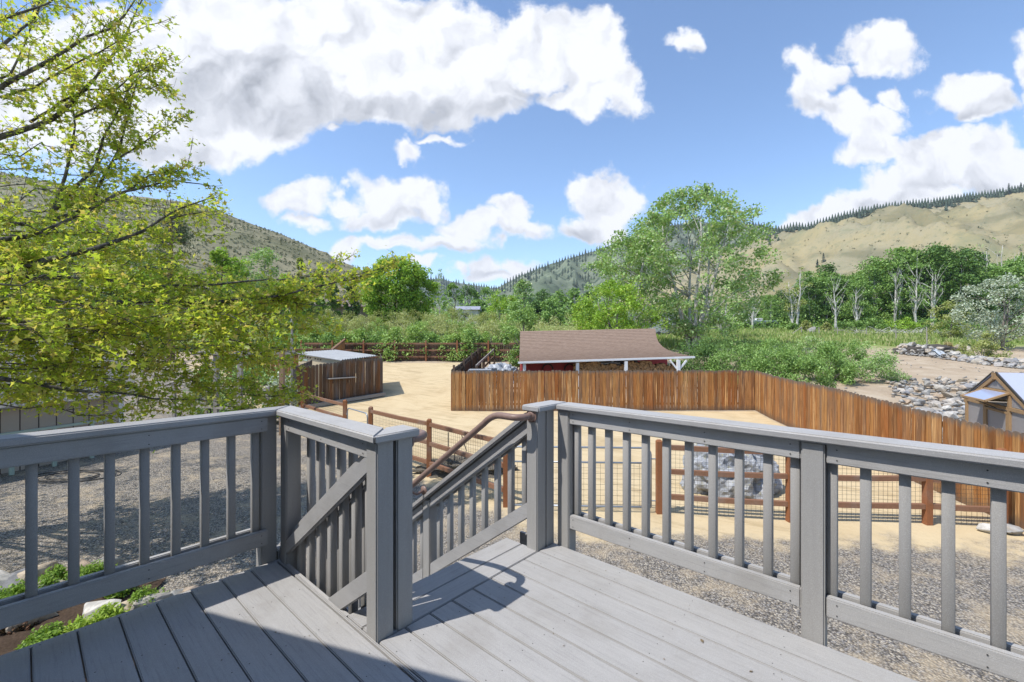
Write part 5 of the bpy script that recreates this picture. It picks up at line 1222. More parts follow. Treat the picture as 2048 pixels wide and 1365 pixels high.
# ------------------------------------------------------------------ stones
def rock_mat(name, cols):
    t = NT(name, .85, .2); oi = t.n('ShaderNodeObjectInfo'); n = t.noise(t.coord(), 6, 6, .65); c = t.ramp(oi.outputs['Random'], [(i / (len(cols) - 1), c_) for i, c_ in enumerate(cols)])
    c2_ = t.mix(t.math('MULTIPLY', t.val(t.noise(t.coord(), 2.1, 5), .52, .66), .5), c, (.42, .33, .22)); t.base(t.mix(t.val(n, .35, .7), t.mix(.45, c2_, (.08, .075, .07)), c2_)); t.bump(n, .5, .03); return t.m
M_rock = rock_mat('field_stone', [(.34, .34, .33), (.54, .49, .41), (.58, .46, .32), (.42, .42, .42), (.66, .62, .55), (.28, .28, .29), (.58, .53, .46), (.48, .36, .25)])
rock_src = []
for k in range(6):
    bm = bmesh.new(); rs = np.random.RandomState(40 + k)
    for _ in range(16):
        d = rs.normal(size=3); d /= np.linalg.norm(d); d *= rs.uniform(.8, 1.1); bm.verts.new((d[0] * .5, d[1] * .36, float(np.clip(d[2], -.75, .75)) * (.22 + .04 * (k % 3))))
    bmesh.ops.convex_hull(bm, input=bm.verts); bmesh.ops.delete(bm, geom=[v for v in bm.verts if not v.link_faces], context='VERTS')
    bmesh.ops.bevel(bm, geom=bm.edges[:], offset=.025, segments=1, affect='EDGES', clamp_overlap=True)
    me = bpy.data.meshes.new('stone'); bm.to_mesh(me); bm.free(); me.materials.append(M_rock); rock_src.append(me)
def rock(loc, s, rs, label, group, name='stone', tilt=.25, sz=1.0):
    o = bpy.data.objects.new(name, rock_src[rs.randint(6)]); C.objects.link(o); o.location = loc; o.scale = (s, s * rs.uniform(.7, 1.1), s * rs.uniform(.8, 1.5) * sz)
    o.rotation_euler = (rs.uniform(-tilt, tilt), rs.uniform(-tilt, tilt), rs.uniform(0, 6.28)); tag(o, label, 'stone', group); return o
rs = np.random.RandomState(9)
for k in range(195):      # edging of the water feature and the long bed
    t = rs.uniform(0, 1) ** .9; px = 1797 + 300 * t; Df = np.interp(px, [1797, 1850, 1920, 1980, 2048, 2100], [41, 39.5, 36.2, 33.8, 32.2, 31.5]); wd = 2.6
    u = rs.uniform(0, 1); D = Df + u * wd; g = G(px + rs.uniform(-4, 4), D); mound = .75 * math.exp(-((px - 1850) / 45) ** 2) * math.sin(math.pi * min(1, u * .8 + .1)) + .28 * math.sin(math.pi * u)
    lay = rs.uniform(0, 1) if (1815 < px < 1905) else 1
    rock(g + Vector((0, 0, .10 + mound * lay)), rs.uniform(.5, .95), rs, 'flat grey and tan stone in the long rock edging by the dirt drive', 'stones of the rock edging', sz=1.0)
for k in range(88):
    D = 13.5 + 13 * rs.uniform() ** .8; px = rs.uniform(1785 + max(0, (26 - D)) * 6, 1955); g = G(px, D); h = .35 * math.exp(-((px - 1890) / 60) ** 2)
    rock(g + Vector((0, 0, .08 + h * rs.uniform())), rs.uniform(.38, .8), rs, 'pale angular stone in the heap between the slanting fence and the greenhouse', 'stones heaped by the greenhouse', sz=.95)
# the many smaller stones between them
V_ = []; rs = np.random.RandomState(91)
def stone_tris(c, s):
    pts = rs.normal(size=(9, 3)); pts /= np.linalg.norm(pts, axis=1)[:, None]; bm = bmesh.new()
    for p in pts * np.array([.5, .4, .26]) * s + np.array(c): bm.verts.new(p)
    bmesh.ops.convex_hull(bm, input=bm.verts); bmesh.ops.triangulate(bm, faces=bm.faces)
    for f in bm.faces: V_.extend([tuple(v.co) for v in f.verts])
    bm.free()
for k in range(420):
    px = rs.uniform(1797, 2100); Df = np.interp(px, [1797, 1850, 1920, 1980, 2048, 2100], [41, 39.5, 36.2, 33.8, 32.2, 31.5]); u = rs.uniform(-.1, 1.1); g = G(px, Df + u * 2.8)
    stone_tris(g + Vector((0, 0, .08 + .3 * math.sin(math.pi * min(1, max(0, u))) * rs.uniform() + .7 * math.exp(-((px - 1850) / 42) ** 2) * rs.uniform() * math.sin(math.pi * min(1, max(0, u))))), rs.uniform(.25, .6))
for k in range(300):
    D = 13 + 14.5 * rs.uniform(); px = rs.uniform(1770 + max(0, (26 - D)) * 5, 1958); g = G(px, D); stone_tris(g + Vector((0, 0, .06 + .25 * rs.uniform())), rs.uniform(.2, .5))
for k in range(130):
    D = rs.uniform(22, 40); px = rs.uniform(1690, 2048); g = G(px, D); stone_tris(g + Vector((0, 0, .03)), rs.uniform(.08, .22))
M_rock2 = NT('small_field_stone', .85, .2); M_rock2.base(M_rock2.mix(M_rock2.val(M_rock2.noise(M_rock2.coord(), 6, 5), .35, .7), (.16, .155, .15), M_rock2.ramp(island(M_rock2), [(0, (.30, .30, .30)), (.3, (.50, .46, .39)), (.6, (.36, .37, .37)), (.8, (.60, .57, .50)), (1, (.44, .33, .23))])))
o = np_mesh('small_stones', np.array(V_), 3, M_rock2.m); bm = bmesh.new(); bm.from_mesh(o.data); bmesh.ops.remove_doubles(bm, verts=bm.verts, dist=.0004); bm.to_mesh(o.data); bm.free()
tag(o, 'small broken stones filling the rock edging and the heap', kind='stuff')
# mound core below the edging so stones do not float, and the little waterfall
core = blob_mesh('rock_mound', mat_simple('dark_wet_soil', (.07, .06, .05), .9), None, G(1858, 41.4) + Vector((0, 0, .1)), (3.2, 1.5, .75), .2, 2, 4, 4); tag(core, 'dark earth mound under the stones of the little waterfall', 'mound')
wt = NT('falling_water', .15, .6); wn = wt.noise(wt.coord((6, 6, 1.2)), 3, 5, .7); wt.base(wt.mix(wt.val(wn, .4, .6), (.16, .2, .23), (.75, .78, .8)))
w = empty('waterfall', G(1878, 39.8), 'small white waterfall tumbling between the stones of the rock edging', 'waterfall')
mb = MB(); a = Wp(1862, 694, 40.4); b_ = Wp(1868, 700, 39.7); c_ = Wp(1888, 711, 38.4); wv = Vector((.62, 0, 0)); P_ = [a, a.lerp(b_, .6), b_, b_.lerp(c_, .5) + Vector((0, 0, .12)), c_]
vs = []
for i, p in enumerate(P_):
    for j in range(7):
        q = p + wv * (.6 + .18 * i) * (j / 6 - .5); vs.append(q + Vector((0, -.05 * math.sin(j * 2.1 + i), .04 * math.sin(j * 1.7 + i * 2))))
fs = [(i * 7 + j, (i + 1) * 7 + j, (i + 1) * 7 + j + 1, i * 7 + j + 1) for i in range(len(P_) - 1) for j in range(6)]
n0 = len(vs); vs2 = vs + [v + Vector((0, .12, -.12)) for v in vs]; fs2 = fs + [tuple(x + n0 for x in f[::-1]) for f in fs]
mb.add(vs2, fs2); mb.build('water', wt.m, w, smooth=True)
dgr = shrub(1888, 42, 684, 36, mat_leaf('dry_grass', [(.45, .36, .17), (.58, .48, .25), (.36, .33, .14)], .3), 'tuft of straw-coloured grass arching over the waterfall stones', cat='grass tuft', name='grass_tuft', per=60, n_cl=18, lsize=.5, elong=12, seed=77)
for k, (px, D, s, lb_) in enumerate(((1624, 70, 1.5, 'pale boulder lying in the meadow beside the small yellow bush'), (1935, 43, 1.0, 'tan rounded stone on the grass left of the olive bush'), (1915, 44, 1.1, 'grey stone on the grass just behind the waterfall'))):
    rock(G(px, D) + Vector((0, 0, .2)), s, rs, lb_, None, name='boulder', sz=1.6)
# ------------------------------------------------------------------ planting bed at the deck's left foot
for k, (px, py, s) in enumerate(((15, 1165, .75), (60, 1150, .6), (-40, 1180, .8), (100, 1175, .5), (165, 1130, .45), (215, 1125, .5), (250, 1215, .55), (300, 1205, .5), (345, 1190, .42), (205, 1225, .5), (-10, 1215, .5), (60, 1235, .45), (10, 1345, .4), (385, 1180, .35), (330, 1215, .45), (-70, 1150, .6))):
    D = 3.05 * F / (py - CY); rock(G(px, D) + Vector((0, 0, .12)), s * 1.15, rs, 'flat grey stone edging the planting bed below the deck', 'stones edging the planting bed', tilt=.12)
soil = blob_mesh('soil_bed', mat_simple('bark_mulch', (.07, .048, .034), .95, .8, 40, .1, 0, .9), None, (-4.9, 4.6, -.03), (1.7, .95, .15), .5, 5, 5, 6); tag(soil, 'reddish-brown mulch bed among the plants below the deck', 'soil bed')
PL = mat_leaf('bed_leaf', [(.14, .26, .03), (.22, .36, .05), (.30, .44, .08), (.12, .22, .03)], .35)
PL2 = mat_leaf('lime_leaf', [(.30, .44, .05), (.42, .54, .09), (.24, .38, .05)], .35); PL3 = mat_leaf('dead_leaf', [(.10, .05, .03), (.17, .09, .05), (.08, .06, .03)], .1)
for i, (px, D, yt, w_, m_, ls, el) in enumerate(((120, 5.5, 1142, 120, PL, .045, 2.2), (185, 5.75, 1125, 60, PL, .04, 2.6), (25, 5.2, 1185, 110, PL, .045, 2.2), (212, 4.75, 1222, 80, PL2, .06, 3.2), (160, 4.5, 1252, 55, PL2, .055, 3.2), (290, 5.1, 1180, 50, PL, .04, 2.4), (90, 4.4, 1262, 70, PL, .04, 1.6), (120, 4.15, 1290, 150, PL3, .04, 2.0), (225, 5.4, 1150, 60, PL, .04, 2.0), (50, 4.9, 1215, 90, PL3, .05, 2.0))):
    shrub(px, D, yt, w_, m_, ['low bright green plant by the largest edging stones', 'feathery green plant at the back of the bed', 'green groundcover at the left edge of the bed', 'lime-green leafy clump hard against the deck edge', 'lime-green tuft left of the leafy clump', 'small feathery green plant between two edging stones', 'green leaves creeping below the lower rail', 'brown withered plant at the deck foot', 'small green sprig behind the lime-green clump', 'brown dry stems between the green plants'][i],
          cat='plant', name='bed_plant', seed=600 + i, per=75, n_cl=44, lsize=ls, elong=el, cl_r=.11)
# hose coil on the gravel
hose = empty('garden_hose', (-10.6, 10.9, 0), 'loose coil of thin dark hose lying on the gravel by the shed', 'hose'); mb = MB(); pts = []
for k in range(90): a = k * .28; r_ = .55 + .18 * math.sin(k * .11); pts.append((-10.3 + r_ * 1.4 * math.cos(a), 10.35 + r_ * .7 * math.sin(a), .03 + .01 * math.sin(k)))
mb.tube(pts, .012, 6); mb.build('tube', M_screw, hose, smooth=True)
o = rock((8.25, 7.25, .08), .45, rs, 'flat pinkish stone at the foot of the slanting fence', None); o = rock((7.95, 7.35, .08), .35, rs, 'small white stone next to the flat one at the fence foot', None)

# ------------------------------------------------------------------ greenhouse
def greenhouse():
    r = empty('greenhouse', (12, 11, 0), 'small cedar-framed greenhouse with milky panels and an open vent', 'greenhouse')
    e1 = Vector((-.43, -.903, 0)); e2 = Vector((.903, -.43, 0)); o = Vector((12.40, 12.0, 0)); W_ = 2.86; EH = 1.62; AH = 2.34; DP = 2.4; nf = -e2
    def P_(s, z, d=0): return o + e1 * s + Zv * z + e2 * d
    wd = mat_simple('cedar_frame', (.36, .235, .125), .7, .18, 9, .15, 0, .15)
    pl = NT('milky_panel', .35, .4); pn = pl.noise(pl.coord((1, 1, 30)), 2, 3); pl.base(pl.mix(pn, (.44, .42, .41), (.58, .55, .54))); pl.p.inputs['Transmission Weight'].default_value = .0
    trn = pl.n('ShaderNodeBsdfTranslucent'); trn.inputs[0].default_value = (.6, .58, .56, 1); mx = pl.n('ShaderNodeMixShader'); mx.inputs[0].default_value = .4; pl.link(pl.p.outputs[0], mx.inputs[1]); pl.link(trn.outputs[0], mx.inputs[2]); pl.link(mx.outputs[0], pl.out.inputs[0])
    def bar(p, q, w=.07, h=.07, nm='frame_post', m_=wd): b_ = MB(); b_.bar(p, q, w, h, up=(e2 if abs((q - p).normalized().z) > .9 else Zv)); b_.build(nm, m_, r)
    for s in (.035, .95, 2.0, W_ - .035): bar(P_(s, 0), P_(s, EH if s in (.035, W_ - .035) else EH + .35))
    for s in (.035, W_ - .035): bar(P_(s, 0, DP), P_(s, EH, DP))
    bar(P_(0, EH), P_(W_, EH), .06, .08, 'eave_beam'); bar(P_(0, .08), P_(W_, .08), .06, .1, 'sill_beam')
    bar(P_(-.08, EH - .06), P_(W_ / 2, AH), .06, .08, 'rafter'); bar(P_(W_ + .08, EH - .06), P_(W_ / 2, AH), .06, .08, 'rafter')
    bar(P_(W_ / 2, AH + .01, -.06), P_(W_ / 2, AH + .01, DP), .14, .16, 'ridge_beam'); bar(P_(0, EH, 0), P_(0, EH, DP), .05, .07, 'side_plate'); bar(P_(W_, EH, 0), P_(W_, EH, DP), .05, .07, 'side_plate')
    bar(P_(.95, EH + .38), P_(2.0, EH + .38), .05, .06, 'vent_header')
    def pan(vs, nm='panel'): b_ = MB(); vs2 = [v + e2 * .02 for v in vs]; k = len(vs); b_.add(list(vs) + vs2, [tuple(range(k)), tuple(range(2 * k - 1, k - 1, -1))] + [(i, i + k, (i + 1) % k + k, (i + 1) % k) for i in range(k)]); return b_.build(nm, pl.m, r)
    pan([P_(.07, .13, .01), P_(.91, .13, .01), P_(.91, EH - .05, .01), P_(.07, EH - .05, .01)]); pan([P_(2.04, .13, .01), P_(W_ - .07, .13, .01), P_(W_ - .07, EH - .05, .01), P_(2.04, EH - .05, .01)])
    pan([P_(.15, EH + .05, .01), P_(.91, EH + .05, .01), P_(.91, EH + .40, .01)]); pan([P_(2.04, EH + .05, .01), P_(W_ - .15, EH + .05, .01), P_(2.04, EH + .35, .01)]); pan([P_(.97, EH + .42, .01), P_(1.95, EH + .42, .01), P_(W_ / 2 + .02, AH - .06, .01)])
    dr = MB(); dr.add([P_(1.05, .1, .0), P_(1.9, .1, .0), P_(1.9, EH - .12, .0), P_(1.05, EH - .12, .0), P_(1.05, .1, .03), P_(1.9, .1, .03), P_(1.9, EH - .12, .03), P_(1.05, EH - .12, .03)], [(0, 1, 2, 3), (7, 6, 5, 4), (0, 4, 5, 1), (1, 5, 6, 2), (2, 6, 7, 3), (3, 7, 4, 0)]); d_ = dr.build('door', pl.m, r)
    for a, b_ in ((P_(1.02, .05, -.01), P_(1.02, EH - .08, -.01)), (P_(1.93, .05, -.01), P_(1.93, EH - .08, -.01)), (P_(1.0, EH - .1, -.01), P_(1.95, EH - .1, -.01)), (P_(1.0, .7, -.01), P_(1.95, .7, -.01))):
        m_ = MB(); m_.bar(a, b_, .06, .05, up=(e2 if abs((b_ - a).normalized().z) > .9 else Zv)); m_.build('door_frame', wd, d_)
    # awning vent propped open
    h0, h1 = P_(.93, EH + .36, -.02), P_(2.02, EH + .36, -.02); dd = nf * .42 + Zv * -.20; v = MB(); v.add([h0, h1, h1 + dd, h0 + dd, h0 + Zv * .02, h1 + Zv * .02, h1 + dd + Zv * .02, h0 + dd + Zv * .02], [(0, 1, 2, 3), (7, 6, 5, 4), (0, 4, 5, 1), (1, 5, 6, 2), (2, 6, 7, 3), (3, 7, 4, 0)])
    gl = NT('vent_glazing', .15, .6); gl.base((.34, .38, .52)); vo = v.build('vent_window', gl.m, r)
    for a, b_ in ((h0, h1), (h0 + dd, h1 + dd), (h0, h0 + dd), (h1, h1 + dd)):
        m_ = MB(); m_.bar(a + Zv * .01, b_ + Zv * .01, .06, .04); m_.build('vent_frame', wd, vo)
    m_ = MB(); m_.tube([h0.lerp(h1, .5) + dd, P_(1.47, EH - .05, 0)], .012, 6); m_.build('vent_arm', M_screw, vo)
    rp = NT('roof_panel', .3, .5); rp.base((.40, .42, .50)); dk = M_screw
    for s0 in (-.10, W_ + .10):
        a, b_, c_, d2 = P_(W_ / 2 + (.06 if s0 > 0 else -.06), AH + .07, -.03), P_(s0, EH - .0, -.03), P_(s0, EH - .0, DP), P_(W_ / 2 + (.06 if s0 > 0 else -.06), AH + .07, DP)
        m_ = MB(); up = Zv * .025; m_.add([a, b_, c_, d2, a + up, b_ + up, c_ + up, d2 + up], [(0, 1, 2, 3), (7, 6, 5, 4), (0, 4, 5, 1), (1, 5, 6, 2), (2, 6, 7, 3), (3, 7, 4, 0)]); m_.build('roof_panel', rp.m, r)
        m_ = MB(); m_.bar(a + up * 1.4, b_ + up * 1.4, .03, .03); m_.build('roof_edge', dk, r)
    m_ = MB()
    for s in (0, W_): m_.box(P_(s, .1, .05), e2 * (DP - .1), e1 * .015, Zv * (EH - .15))
    m_.box(P_(.05, .1, DP), e1 * (W_ - .1), e2 * .015, Zv * (EH - .15)); m_.build('side_panel', pl.m, r)
greenhouse()

# ------------------------------------------------------------------ far buildings and the boat
def farhouse():
    D = 74; r = empty('farmhouse', G(690, D), 'farmhouse with a purplish-brown roof half hidden behind the shrubs left of the round maple', 'house'); rm = mat_simple('purple_brown_roof', (.20, .15, .14), .9, .2, 2); wl = mat_simple('brown_siding', (.20, .15, .12), .8)
    a, b_ = Wp(600, 612, D), Wp(745, 612, D); zt = ztop(590, D); g = T(a.x, D)
    mb = MB(); mb.box((a.x, D, g), (b_.x - a.x, 0, 0), (0, 7, 0), (0, 0, a.z - g)); mb.build('wall', wl, r)
    mb = MB(); x0, x1 = a.x - .6, b_.x + .6; e = a.z - .15; mb.add([(x0, D - .7, e), (x1, D - .7, e), (x1 - 2, D + 3.5, zt), (x0 + 4, D + 3.5, zt), (x0, D + 7.7, e), (x1, D + 7.7, e)], [(0, 1, 2, 3), (3, 2, 5, 4), (0, 3, 4), (1, 5, 2), (0, 4, 5, 1)]); mb.build('roof', rm, r)
    for x in (615, 650, 690):
        p = Wp(x, 628, D - .03); mb = MB(); mb.box((p.x, D - .05, p.z), (1.3, 0, 0), (0, .04, 0), (0, 0, 1.1)); w_ = mb.build('window', mat_simple('far_glass', (.05, .06, .07), .15), r)
    for k in range(6): p = Wp(604 + k * 9, 640, D - 3); mb = MB(); mb.box((p.x, D - 3, p.z - .4), (.08, 0, 0), (0, .08, 0), (0, 0, 2.0)); mb.build('porch_post', M_dark, r)
    mb = MB(); mb.bar(Wp(604, 624, D - 3), Wp(650, 624, D - 3), .08, .08); mb.bar(Wp(604, 636, D - 3), Wp(650, 636, D - 3), .08, .08); mb.build('porch_rail', M_white, r)
    mb = MB(); mb.bar(Wp(650, 615, D - 3), Wp(624, 640, D - 3), .15, .2); mb.build('stair', M_white, r)
farhouse()
def smallhouse(px0, px1, yr, ye, D, label, rc, wc):
    r = empty('cottage', G((px0 + px1) / 2, D), label, 'house'); a, b_ = Wp(px0, ye, D), Wp(px1, ye, D); g = T(a.x, D); zt = ztop(yr, D)
    mb = MB(); mb.box((a.x, D, g - .3), (b_.x - a.x, 0, 0), (0, 6, 0), (0, 0, a.z - g + .3)); mb.build('wall', wc, r)
    mb = MB(); x0, x1 = a.x - .4, b_.x + .4; mb.add([(x0, D - .5, a.z - .1), (x1, D - .5, a.z - .1), (x1, D + 3, zt), (x0, D + 3, zt), (x0, D + 6.5, a.z - .1), (x1, D + 6.5, a.z - .1)], [(0, 1, 2, 3), (3, 2, 5, 4), (0, 3, 4), (1, 5, 2), (0, 4, 5, 1)]); mb.build('roof', rc, r)
    p = a.lerp(b_, .4); mb = MB(); mb.box((p.x, D - .03, p.z - 1.8), (1.2, 0, 0), (0, .04, 0), (0, 0, 1.0)); mb.build('window', M_screw, r)
smallhouse(908, 956, 611, 619, 100, 'small far house with a bluish-grey roof right of the birch', mat_simple('bluish_roof', (.30, .31, .36), .8), mat_simple('pale_wall', (.4, .38, .36), .8))
tr_r = empty('trailer', G(1330, 62), 'grey box trailer with one small dark window behind the cottonwood trunk', 'trailer'); g = G(1306, 62); e = G(1352, 62)
mb = MB(); zt = ztop(627, 62); mb.box((g.x, 62, g.z + .35), (e.x - g.x, 0, 0), (0, 2.4, 0), (0, 0, zt - g.z - .35)); mb.build('body', mat_simple('grey_trailer_skin', (.36, .38, .40), .5, .08, 1), tr_r, bevel=.1)
mb = MB(); p = Wp(1339, 634, 61.97); mb.box((p.x, 61.96, p.z - .25), (.55, 0, 0), (0, .05, 0), (0, 0, .38)); mb.build('window', M_screw, tr_r)
for x in (g.x + .8, e.x - .9): mb = MB(); mb.tube([(x, 61.95, g.z + .3), (x, 62.2, g.z + .3)], .32, 14); mb.build('wheel', M_screw, tr_r)
def boat():
    D = 84; g = G(1493, D); L_ = 6.2; z0 = g.z + .75; r = empty('boat', g, 'white cabin motorboat parked on a trailer at the meadow edge', 'boat'); hullm = mat_simple('boat_gelcoat', (.78, .79, .80), .25, .03, 1, .5); n = 12; vs = []; fs = []
    for i in range(n + 1):
        t = i / n; w = 1.05 * (1 - max(0, (.35 - t) / .35) ** 2) ** .5 if t < .35 else 1.05; w = max(w, .05); dk = z0 + .85 + .18 * (1 - t) ** 2; kl = z0 + .28 * max(0, (.3 - t) / .3) ** 1.5
        x = g.x + L_ * t; c = D + 1.1
        for (yy, zz) in ((-w, dk), (-w * .93, dk - .28), (-w * .72, kl + .25), (0, kl), (w * .72, kl + .25), (w * .93, dk - .28), (w, dk)): vs.append((x, c + yy, zz))
    for i in range(n):
        for j in range(6): fs.append((i * 7 + j, i * 7 + j + 1, (i + 1) * 7 + j + 1, (i + 1) * 7 + j))
        fs.append((i * 7, (i + 1) * 7, (i + 1) * 7 + 6, i * 7 + 6))
    fs += [tuple(range(7)), tuple(n * 7 + j for j in range(6, -1, -1))]; mb = MB(); mb.add(vs, fs); mb.build('hull', hullm, r)
    mb = MB(); mb.add([(g.x + x, D + y, z) for x, y, z in ((1.3, .45, z0 + .9), (3.6, .35, z0 + .85), (3.4, .5, z0 + 1.3), (2.0, .6, z0 + 1.28), (1.3, 1.75, z0 + .9), (3.6, 1.85, z0 + .85), (3.4, 1.7, z0 + 1.3), (2.0, 1.6, z0 + 1.28))], [(0, 1, 2, 3), (7, 6, 5, 4), (3, 2, 6, 7), (0, 3, 7, 4), (1, 5, 6, 2)]); cb = mb.build('cabin', hullm, r)
    mb = MB(); mb.box((g.x + 2.2, D + .42, z0 + 1.0), (1.1, 0, 0), (0, .03, 0), (0, 0, .2)); mb.build('window', M_screw, cb)
    mb = MB(); mb.box((g.x + .1, D + .02, z0 + .52), (5.9, 0, 0), (0, .03, 0), (0, 0, .07)); mb.build('stripe', mat_simple('navy_stripe', (.04, .06, .14), .4), r)
    t_ = empty('boat_trailer', g, 'steel trailer with dark wheels under the white motorboat', 'trailer'); mb = MB()
    for y in (.45, 1.75): mb.bar((g.x - 1, D + (1.1 if False else y), g.z + .5), (g.x + 6, D + y, g.z + .5), .1, .12)
    for x in (.5, 2.5, 4.5): mb.bar((g.x + x, D + .45, g.z + .52), (g.x + x, D + 1.75, g.z + .52), .08, .1)
    mb.build('frame', M_steel, t_)
    for x in (4.4, 5.2):
        for y in (.1, 1.95): mb = MB(); mb.tube([(g.x + x, D + y, g.z + .33), (g.x + x, D + y + .2, g.z + .33)], .34, 16); w_ = mb.build('wheel', M_screw, t_); mb = MB(); mb.tube([(g.x + x, D + y - .01, g.z + .33), (g.x + x, D + y, g.z + .33)], .18, 10); mb.build('rim', M_white, w_)
boat()
# meadow wire fence
mf = empty('meadow_fence', G(1700, 62), 'thin wire fence on grey posts crossing the meadow', 'fence'); pp = [(1603, 64), (1638, 63), (1675, 62.5), (1733, 61), (1792, 56), (1854, 50)]
P_ = []
for px, D in pp: g = G(px, D); P_.append(g); mb = MB(); mb.tube([g - Zv * .1, g + Zv * 1.2], .06, 8); mb.build('post', M_greyw, mf)
for z in (.5, .85, 1.15):
    mb = MB()
    for a, b_ in zip(P_[:-1], P_[1:]): mb.bar(a + Zv * z, b_ + Zv * z, .02, .02)
    mb.build('strand', M_wire, mf)
mb = MB(); mb.tube([P_[0] + Zv * 1.1, P_[0] + Vector((-1.7, 0, -.05))], .05, 6); mb.build('brace', M_greyw, mf)
lp = empty('lamp_pole', G(1854, 47), 'thin grey pole leaning wires behind the waterfall', 'pole'); g = G(1854, 47); mb = MB(); mb.tube([g, g + Vector((-.05, 0, ztop(654, 47) - g.z))], .05, 8); mb.build('shaft', M_greyw, lp); mb = MB(); mb.tube([g + Vector((-.9, 0, ztop(648, 47) - g.z + .2)), g + Vector((-.05, 0, ztop(654, 47) - g.z)), g + Vector((1.6, 0, 1.2))], .02, 6); mb.build('stay', M_screw, lp)
lp['label'] = 'thin grey pole with a slanting dark stay standing behind the waterfall'
dw = empty('brush_pile', G(1800, 66), 'heap of bleached dead branches along the wood edge', 'brush'); mb = MB(); rs = np.random.RandomState(3)
for k in range(90):
    px = rs.uniform(1700, 1890); g = G(px, 66 + rs.uniform(-1.5, 1.5)); d = Vector((rs.uniform(-1, 1), rs.uniform(-.4, .4), rs.uniform(.0, .35))); mb.tube(wiggle(g + Zv * .1, g + d * rs.uniform(1, 2.6) + Zv * .25, 3, .15, rs), [.05, .04, .03, .015], 4)
mb.build('branches', B_white, dw)
for px, D, L_, lb_ in ((1590, 74, 3.5, 'pale fallen log in the grass right of the boat'), (1668, 71, 5.0, 'long fallen log under the forked white tree')):
    g = G(px, D); mb = MB(); mb.tube([g + Zv * .2, g + Vector((L_, .3, .2))], [.2, .14], 8); o = mb.build('fallen_log', B_grey, None, True); tag(o, lb_, 'log')

# ------------------------------------------------------------------ stuff: grass, sagebrush, ridge forests
def stuff_mesh(name, verts, n, mat, label): o = np_mesh(name, verts, n, mat); tag(o, label, kind='stuff'); return o
rs = np.random.RandomState(17); c = []
while len(c) < 26000:
    D = 40 + 55 * rs.uniform() ** 1.3; px = rs.uniform(1300, 2080) if rs.uniform() < .8 else rs.uniform(500, 1300); X = (px - CX) / F * D
    if D - X * .05 < 45 + 2 * math.sin(X * .7): continue
    c.append((X, D, T(X, D) + .1))
c = np.array(c); h = rs.uniform(.15, .5, (len(c), 1)); wv = rs.uniform(-.12, .12, (len(c), 2)); a = np.concatenate([c[:, :2] + wv, c[:, 2:] - .1], 1); b_ = np.concatenate([c[:, :2] - wv, c[:, 2:] - .1], 1); t = np.concatenate([c[:, :2] + rs.normal(0, .12, (len(c), 2)), c[:, 2:] + h], 1)
ML['grass'] = mat_leaf('meadow_grass_blade', [(.17, .26, .06), (.26, .35, .09), (.36, .42, .15), (.50, .46, .25)], .3)
stuff_mesh('meadow_grass', np.stack([a, b_, t], 1).reshape(-1, 3), 3, ML['grass'], 'long green and straw-coloured grass of the meadow')
rs = np.random.RandomState(23); c = []
for k in range(1500):
    D = rs.uniform(80, 108); px = rs.uniform(1440, 2120); X = (px - CX) / F * D; z = T(X, D); hh = rs.uniform(.5, 5.5) * (1 if D > 88 else .5)
    c.append(np.array([X, D, z + hh * .5]) + rs.normal(size=(34, 3)) * np.array([1.3, 1.0, hh * .35]))
stuff_mesh('wood_undergrowth', leaf_quads(np.concatenate(c), .42, rs), 4, ML['mid'], 'green undergrowth filling the wood between the trunks')
rs = np.random.RandomState(29); c = []
for k in range(800):
    D = rs.uniform(100, 170); px = rs.uniform(860, 1480); X = (px - CX) / F * D; z = T(X, D); hh = rs.uniform(1, 8)
    c.append(np.array([X, D, z + hh * .5]) + rs.normal(size=(34, 3)) * np.array([2.0, 1.5, hh * .3]))
stuff_mesh('valley_thicket', leaf_quads(np.concatenate(c), .7, rs), 4, ML['mid'], 'distant green thicket filling the valley floor')
def on_hill(name, n, prange, frange, rs, dens=None):
    out = []
    while len(out) < n:
        p = rs.uniform(*prange); f = rs.uniform(0, 1) ** 1.0 * (frange[1] - frange[0]) + frange[0]
        if dens and rs.uniform() > dens(p, f): continue
        out.append(HILLS[name](p, f))
    return np.array(out)
def bushes(name, hill_, n, pr, fr, size, mat, seed, label):
    rs = np.random.RandomState(seed); P_ = on_hill(hill_, n, pr, fr, rs); k = 7; c = np.repeat(P_, k, 0) + rs.normal(size=(n * k, 3)) * size * np.array([.5, .5, .28]); c[:, 2] += size * .2
    stuff_mesh(name, leaf_quads(c, size * .95, rs, 1.3), 4, mat, label)
M_sage = mat_leaf('sagebrush_leaf', [(.15, .165, .09), (.19, .20, .115), (.23, .24, .14)], .1)
bushes('sagebrush', 'left_hill', 4200, (-120, 860), (.0, .8), .8, M_sage, 5, 'low grey-green sagebrush dotted over the left hill')
bushes('scrub', 'right_hill', 900, (1500, 2250), (.0, .75), 1.3, mat_leaf('scrub_leaf', [(.19, .20, .11), (.23, .23, .13), (.27, .26, .16)], .1), 6, 'low scrub scattered over the dry hillside')
def conifers(name, pts, H, mat, seed, label):
    rs = np.random.RandomState(seed); V_ = []
    for p in pts:
        h = H * rs.uniform(.4, 1.2) ** 1.3; w = H * rs.uniform(.22, .38)
        for lay in range(4):
            z0 = p[2] + h * (.08 + .23 * lay); z1 = z0 + h * .36; ww = w * (1 - .22 * lay)
            for k in range(5):
                a0, a1 = 2 * math.pi * k / 5 + lay + p[0], 2 * math.pi * (k + .95) / 5 + lay + p[0]
                V_ += [(p[0] + ww * math.cos(a0), p[1] + ww * math.sin(a0), z0 + rs.uniform(-.03, .03) * h), (p[0] + ww * math.cos(a1), p[1] + ww * math.sin(a1), z0), (p[0], p[1], z1)]
    return stuff_mesh(name, np.array(V_), 3, mat, label)
